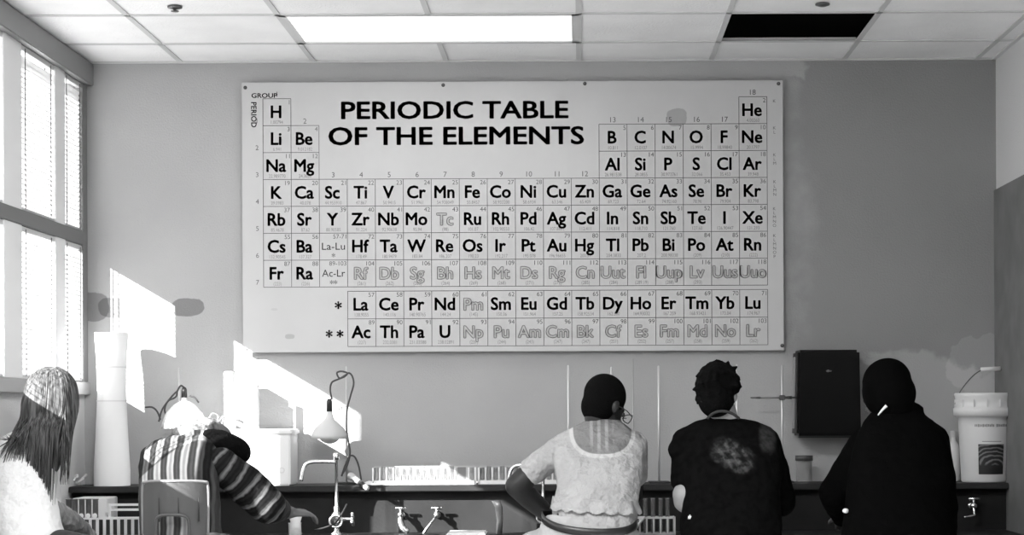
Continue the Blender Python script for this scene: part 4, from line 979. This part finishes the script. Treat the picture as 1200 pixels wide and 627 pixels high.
# --- student in plaid on the chair
def striped(name, fn, dark=.02, lite=.6):
    m = mat(name, .3, .9, bump=.01, bscale=16, spec=.1); g = G(m); x, y, z = g.coords(); g.out(fn(g, x, y, z)); return m
def person_plaid():
    Y = 7.7; base = at(212, 600, Y); o = thing('person', 'student in striped flannel shirt slumped forward on a chair, head bowed', 'person', (base.x, Y, 0))
    hc = at(248, 522, 7.92); HR = R3(62, 50); hip = at(212, 650, 7.5)
    sL, eL, wL = at(182, 535, 7.72), at(178, 590, 7.8), at(230, 612, 8.08)
    sR, eR, wR = at(264, 543, 7.72), at(313, 592, 7.72), at(338, 599, 7.92)
    def body(bm):
        head(bm, hc, HR, .92)
        loft(bm, [S(222, 512, 7.8, 18, .06), S(216, 525, 7.75, 36, .08), S(212, 550, 7.68, 40, .09), S(212, 600, 7.6, 40, .1), S(212, 650, 7.5, 42, .1)])
        chain(bm, [(at(238, 520, 7.85), .05), (at(225, 520, 7.8), .055)])
        chain(bm, [(sL, .045), (eL, .038), (wL, .028)]); chain(bm, [(sR, .05), (eR, .046), (eR.lerp(wR, .5), .04), (wR, .028)])
        hand(bm, wR, Vector((.75, .5, -.05)), (0, -.3, 1), .95, 1, .5); hand(bm, wL, Vector((.3, 1, -.1)), (0, 0, 1), .9, 1)
        legs(bm, hip.x, hip.z, 7.5, -.01)
    organic('body', body, mat('tan_skin', .1, .5, var=.06), o, .008, 5); eyes(hc, HR, o, .92)
    k = Y/F
    def stripes(g, x, y, z):
        w = g.noise(5, 2); u = g.f('ADD', g.f('ADD', x, g.f('MULTIPLY', z, .12)), g.f('MULTIPLY', w, .03))
        a = g.step(g.f('SINE', g.f('MULTIPLY', u, 2*math.pi/(15.5*k))), -.45, .25, .09, .5)
        b = g.step(g.f('SINE', g.f('MULTIPLY', u, 2*math.pi/(5.2*k))), -.2, .5, .7, 1.1)
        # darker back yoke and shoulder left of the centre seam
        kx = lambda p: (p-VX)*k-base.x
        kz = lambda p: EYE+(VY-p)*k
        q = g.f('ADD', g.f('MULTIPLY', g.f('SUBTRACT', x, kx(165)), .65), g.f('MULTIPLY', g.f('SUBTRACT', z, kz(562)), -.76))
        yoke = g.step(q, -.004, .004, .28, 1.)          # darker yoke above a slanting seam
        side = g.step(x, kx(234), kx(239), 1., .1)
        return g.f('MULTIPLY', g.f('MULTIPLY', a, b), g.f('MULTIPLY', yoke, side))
    def shirt(bm):
        loft(bm, [S(222, 508, 7.80, 20, .07), S(215, 514, 7.78, 35, .09), S(210, 526, 7.74, 44, .115), S(209, 545, 7.69, 47, .125), S(210, 575, 7.63, 47, .13), S(212, 640, 7.52, 48, .15)], power=2.1)
        chain(bm, [(sL, .058), (eL, .052), (wL, .038)])
        ball(bm, at(232, 512, 7.84), (.075, .07, .05))
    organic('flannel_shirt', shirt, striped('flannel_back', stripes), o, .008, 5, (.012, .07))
    d = (eR-sR).normalized()
    def bands(g, x, y, z):
        p = g.f('ADD', g.f('MULTIPLY', x, d.x), g.f('MULTIPLY', z, d.z)); n = g.noise(10, 3)
        p = g.f('ADD', g.f('ADD', p, g.f('MULTIPLY', n, .05)), g.f('MULTIPLY', y, .35))
        a = g.step(g.f('SINE', g.f('MULTIPLY', p, 2*math.pi/.056)), .2, .75, .010, .12); b = g.step(g.f('SINE', g.f('MULTIPLY', p, 2*math.pi/.019)), -.4, .6, .5, 1.)
        return g.f('MULTIPLY', a, b)
    def sleeve(bm):
        chain(bm, [(sR+Vector((-.02, 0, .005)), .068), (sR.lerp(eR, .5), .082), (eR+Vector((.0, 0, .004)), .076)])
    organic('striped_sleeve', sleeve, striped('flannel_sleeve', bands), o, .008, 5, (.010, .06))
    def cuff(bm):
        a = eR; b = eR.lerp(wR, .55)
        capsule(bm, a, .058, b, .05)
        for u in (.1, .35, .6): p = a.lerp(b, u); ball(bm, p, (.055, .058, .063))
    organic('dark_cuff', cuff, mat('cuff_black', .012, .9, bump=.012, bscale=20), o, .007, 3)
    organic('floral_trousers', lambda bm: (legs(bm, hip.x, hip.z, 7.5, .02, None, False), loft(bm, [S(212, 630, 7.5, 48, .13), S(212, 665, 7.5, 48, .13)])), mat('patterned_trousers', .12, .9, var=.9, vscale=22), o, .01, 4)
    mh = mat('dark_long_hair', .003, .9, bump=.004, bscale=120, spec=.05, var=.5, vscale=14)
    def hair(bm):
        ball(bm, at(252, 520, 7.84), (.112, .09, .068), R3(0, 0, 10)); ball(bm, at(270, 525, 7.88), (.09, .08, .062), R3(0, 0, 18))
    organic('hair', hair, mh, o, .007, 4, (.008, .04))
    def collar(bm):
        ball(bm, at(228, 505, 7.88), (.105, .09, .055), R3(0, 0, -14)); ball(bm, at(238, 500, 7.92), (.08, .07, .045))
    organic('loose_hood', collar, mat('hood_pattern', .2, .9, var=.7, vscale=26, bump=.01), o, .007, 4, (.012, .04))
    # small beaker held in the hand: its own thing
    shoes(o, hip.x, hip.z, 7.5)
    return hip, wR
hipP, wRP = person_plaid()
bx = at(347, 590, 8.15)
bm = bmesh.new(); p = Vector((bx.x, 8.12, WZ)); lathe(bm, [(.001, 0), (.026, 0), (.028, .006), (.022, .09), (.03, .12), (.026, .12), (.018, .09)], p, 24)
tag(bm_obj('white_cup', bm, mat('cup_white', .75, .4), smooth=True), 'small white cup on the worktop in front of the hand in the dark cuff', 'cup')
beaker(345, 583, 600, 15, 8.45, WZ+.0, 'small clear beaker on the worktop just above the hand of the seated student', 'beaker', False, mat('beaker_pale', .75, .1, alpha=.6))

# school chair
def chair():
    Yc = 7.30; k = Yc/F; X = lambda p: (p-VX)*k
    Z = lambda p: EYE+(VY-p)*k
    t = thing('school_chair', 'grey plastic school chair with a handle slot, under the student in flannel', 'chair', (X(200), 7.5, 0))
    m = mat('grey_chair_plastic', .065, .4, var=.08, vscale=3); zb = Z(672)
    bm = bmesh.new(); NX, NZ = 28, 30; x0, x1 = 161, 238; grid = {}
    ztop, zbot = Z(564), zb
    for side in (0, 1):
        for i in range(NX+1):
            for j in range(NZ+1):
                u = i/NX; v = j/NZ
                tx = 2*u-1; w = 1-.05*(1-v)
                px = 199.5+tx*38.5*w+(-.0)*v
                zz = zbot+(ztop-zbot)*v+.006*(1-tx*tx)*v - (.016*max(0, abs(tx)-.85)/.15)*(v > .9)
                yy = Yc+.055*tx*tx*1.0-.0+.03*v+(.006 if side else 0)+ .012*(1-v)
                grid[side, i, j] = bm.verts.new((X(px), yy, zz))
    def hole(i, j):
        u = (i+.5)/NX; v = (j+.5)/NZ; zz = zbot+(ztop-zbot)*v; px = 161+u*77
        cxp, top = 200, Z(603); bot = Z(634)
        r = .02
        return abs(px-cxp) < 18 and bot < zz < top and not (abs(px-cxp) > 15.5 and zz > top-.01)
    for i in range(NX):
        for j in range(NZ):
            if hole(i, j): continue
            bm.faces.new([grid[0, i, j], grid[0, i+1, j], grid[0, i+1, j+1], grid[0, i, j+1]])
            bm.faces.new([grid[1, i, j+1], grid[1, i+1, j+1], grid[1, i+1, j], grid[1, i, j]])
            for (a, b, di, dj) in (((i, j), (i+1, j), 0, -1), ((i+1, j), (i+1, j+1), 1, 0), ((i+1, j+1), (i, j+1), 0, 1), ((i, j+1), (i, j), -1, 0)):
                ni, nj = i+di, j+dj
                if ni < 0 or nj < 0 or ni >= NX or nj >= NZ or hole(ni, nj):
                    bm.faces.new([grid[0, *b], grid[0, *a], grid[1, *a], grid[1, *b]])
    for v in [v for v in bm.verts if not v.link_faces]: bm.verts.remove(v)
    back = bm_obj('backrest', bm, m, t, smooth=False)
    # rolled rim, handle arch and grooves
    yf = lambda px: Yc+.055*((px-199.5)/38.5)**2
    bm = bmesh.new(); tube(bm, [(X(p), yf(p)+.03, Z(q)) for p, q in ((161, 625), (160.5, 590), (161, 568), (166, 563.5), (200, 562), (233, 563.5), (238, 568), (238.5, 590), (238, 625))], .006, 8); bm_obj('rim', bm, mat('chair_rim', .2, .4), back, smooth=True)
    bm = bmesh.new(); tube(bm, [(X(p), yf(p)+.012, Z(q)) for p, q in ((181, 634), (181, 610), (186, 603), (200, 601.5), (214, 603), (219, 610), (219, 634))], .0065, 8); bm_obj('handle_rim', bm, mat('chair_rim2', .06, .4), back, smooth=True)
    for px in (183.5, 207, 229):
        bm = bmesh.new(); capsule(bm, (X(px), yf(px)+.022, Z(582)), .0012, (X(px+1), yf(px)+.012, Z(609 if px != 207 else 604)), .0035, 8); bm_obj('groove_rib', bm, mat('chair_groove', .015, .6), back)
    # seat shell
    bm = bmesh.new(); sz = hipP.z-.125
    box(bm, (X(162), Yc+.03, sz-.012), (X(240), Yc+.42, sz+.012), .01); bm_obj('seat', bm, m, t)
    for a, b in ((165, .06), (235, .06), (165, .38), (235, .38)):
        bm = bmesh.new(); cone(bm, (X(a), Yc+b, sz-.01), .011, (X(a+(-6 if a < 200 else 6)), Yc+b+(.0 if b > .2 else -.05), 0), .011, 10); bm_obj('leg', bm, M_chrome, t)
    for a in (165, 235):
        bm = bmesh.new(); tube(bm, [(X(a), Yc+.12, sz-.02), (X(a), Yc+.06, sz-.02), (X(a), Yc+.05, sz+.05), (X(a), Yc+.06, Z(640))], .010, 8); bm_obj('back_post', bm, M_chrome, t)
chair()

# --- girl with long hair by the window
def person_girl():
    Y = 7.65; base = at(25, 600, Y); o = thing('person', 'person with long straight hair hiding the face, in pale shirt by the window', 'person', (base.x, Y, 0))
    hc = at(60, 466, 7.60); HR = R3(55, 38); hip = at(44, 650, 7.38)
    sL, eL, wL = at(6, 540, 7.5), at(10, 600, 7.6), at(44, 625, 7.95)
    sR, eR, wR = at(52, 538, 7.55), at(58, 600, 7.55), at(104, 629, 7.85)
    kn = [Vector((hip.x-.10, 7.80, hip.z-.04)), Vector((hip.x+.17, 7.80, hip.z-.04))]
    def body(bm):
        head(bm, hc, HR, .95)
        loft(bm, [S(32, 505, 7.58, 18, .05), S(30, 520, 7.56, 30, .07), S(30, 550, 7.5, 32, .09), S(30, 600, 7.44, 32, .1), S(34, 650, 7.4, 36, .1)])
        chain(bm, [(at(52, 485, 7.6), .045), (at(34, 512, 7.58), .05)])
        chain(bm, [(sL, .042), (eL, .036), (wL, .026)]); chain(bm, [(sR, .042), (eR, .036), (wR, .026)])
        hand(bm, wR, Vector((.8, .5, -.1)), (0, 0, 1), .9, 1, .3); hand(bm, wL, Vector((.5, 1, -.1)), (0, 0, 1), .9, 1)
        legs(bm, hip.x, hip.z, 7.38, -.01, kn)
    organic('body', body, M_skin_l, o, .009, 5); eyes(hc, HR, o, .95)
    def shirt(bm):
        loft(bm, [S(34, 503, 7.57, 20, .06), S(31, 510, 7.57, 30, .08), S(28, 524, 7.55, 37, .10), S(28, 550, 7.5, 38, .115), S(28, 590, 7.45, 38, .12), S(38, 640, 7.4, 40, .14)], power=2.1)
        chain(bm, [(sL, .055), (eL, .05), (wL, .035)]); chain(bm, [(sR, .053), (sR.lerp(eR, .5), .05), (eR, .05)])
    organic('pale_shirt', shirt, mat('pale_cotton', .7, .85, bump=.05, bscale=9), o, .008, 5, (.012, .07))
    def cuff(bm): chain(bm, [(eR+Vector((0, -.02, .01)), .058), (eR.lerp(wR, .5)+Vector((0, -.02, .015)), .056), (eR.lerp(wR, .95), .042)]); [ball(bm, eR.lerp(wR, u), (.05, .05, .052-.01*u)) for u in (.2, .5, .75)]
    organic('folded_sleeve', cuff, mat('grey_flannel', .2, .9, var=.5, vscale=16, bump=.01), o, .007, 3, (.014, .04))
    organic('trousers', lambda bm: (legs(bm, hip.x, hip.z, 7.38, .02, kn, False), loft(bm, [S(40, 630, 7.38, 40, .12), S(40, 665, 7.38, 40, .12)])), M_jean, o, .01, 4)
    shoes(o, hip.x, hip.z, 7.38, kn)
    m = mat('brown_long_hair', .13, .6, spec=.2); g = G(m); x, y, z = g.coords()
    mp = g.nt.nodes.new('ShaderNodeMapping'); mp.inputs['Scale'].default_value = (60, 60, 4); g.nt.links.new(g.vec, mp.inputs[0])
    g.out(g.step(g.noise(1.5, 3, mp.outputs[0]), .3, .7, .010, .10))
    def mass(bm):
        ball(bm, at(60, 458, 7.58), (.098, .1, .1)); loft(bm, [S(60, 448, 7.58, 29, .10), S(58, 470, 7.56, 32, .105), S(55, 495, 7.54, 30, .09), S(50, 520, 7.52, 26, .07), S(50, 545, 7.50, 20, .04), S(50, 565, 7.50, 8, .02)])
    organic('hair', mass, m, o, .008, 5)
    rnd = random.Random(5); bm = bmesh.new()
    for k in range(420):
        a = rnd.uniform(-1, 1); front = rnd.random() < .75
        # from the crown over the head and down
        u = a
        tx = 60+u*30; bx = 48+u*38+rnd.uniform(-4, 4)
        if u > .55: bx = 76+rnd.uniform(-7, 6); ey = rnd.uniform(520, 566)
        elif u < -.5: bx = rnd.uniform(-2, 30); ey = rnd.uniform(505, 560)
        else: bx = 44+u*24+rnd.uniform(-8, 8); ey = rnd.uniform(545, 612)
        dp = (-1 if front else .3)*math.sqrt(max(0, 1-u*u*.9))*.105
        j = rnd.uniform(-.006, .006)
        P = [at(60+u*8, 428.5, 7.58+j), at(60+u*22, 434+3*u*u, 7.58+dp*.6+j), at(60+u*30, 452, 7.58+dp+j), at(58+u*33, 480, 7.56+dp+j), at((58+u*33)*.4+bx*.6, 510, 7.52+dp*.95+j), at(bx, ey, 7.48+dp*.7+j)]
        tube(bm, P, (lambda r: lambda t: r*(1-.85*t**3))(rnd.uniform(.0028, .0055)), 5, True, 4)
    bm_obj('hair_strands', bm, m, o, smooth=True)
    stool(hip.x+.01, 7.38, hip.z-.11, 'laboratory stool under the person with long hair')
person_girl()
bpy.data.objects.remove(to_)
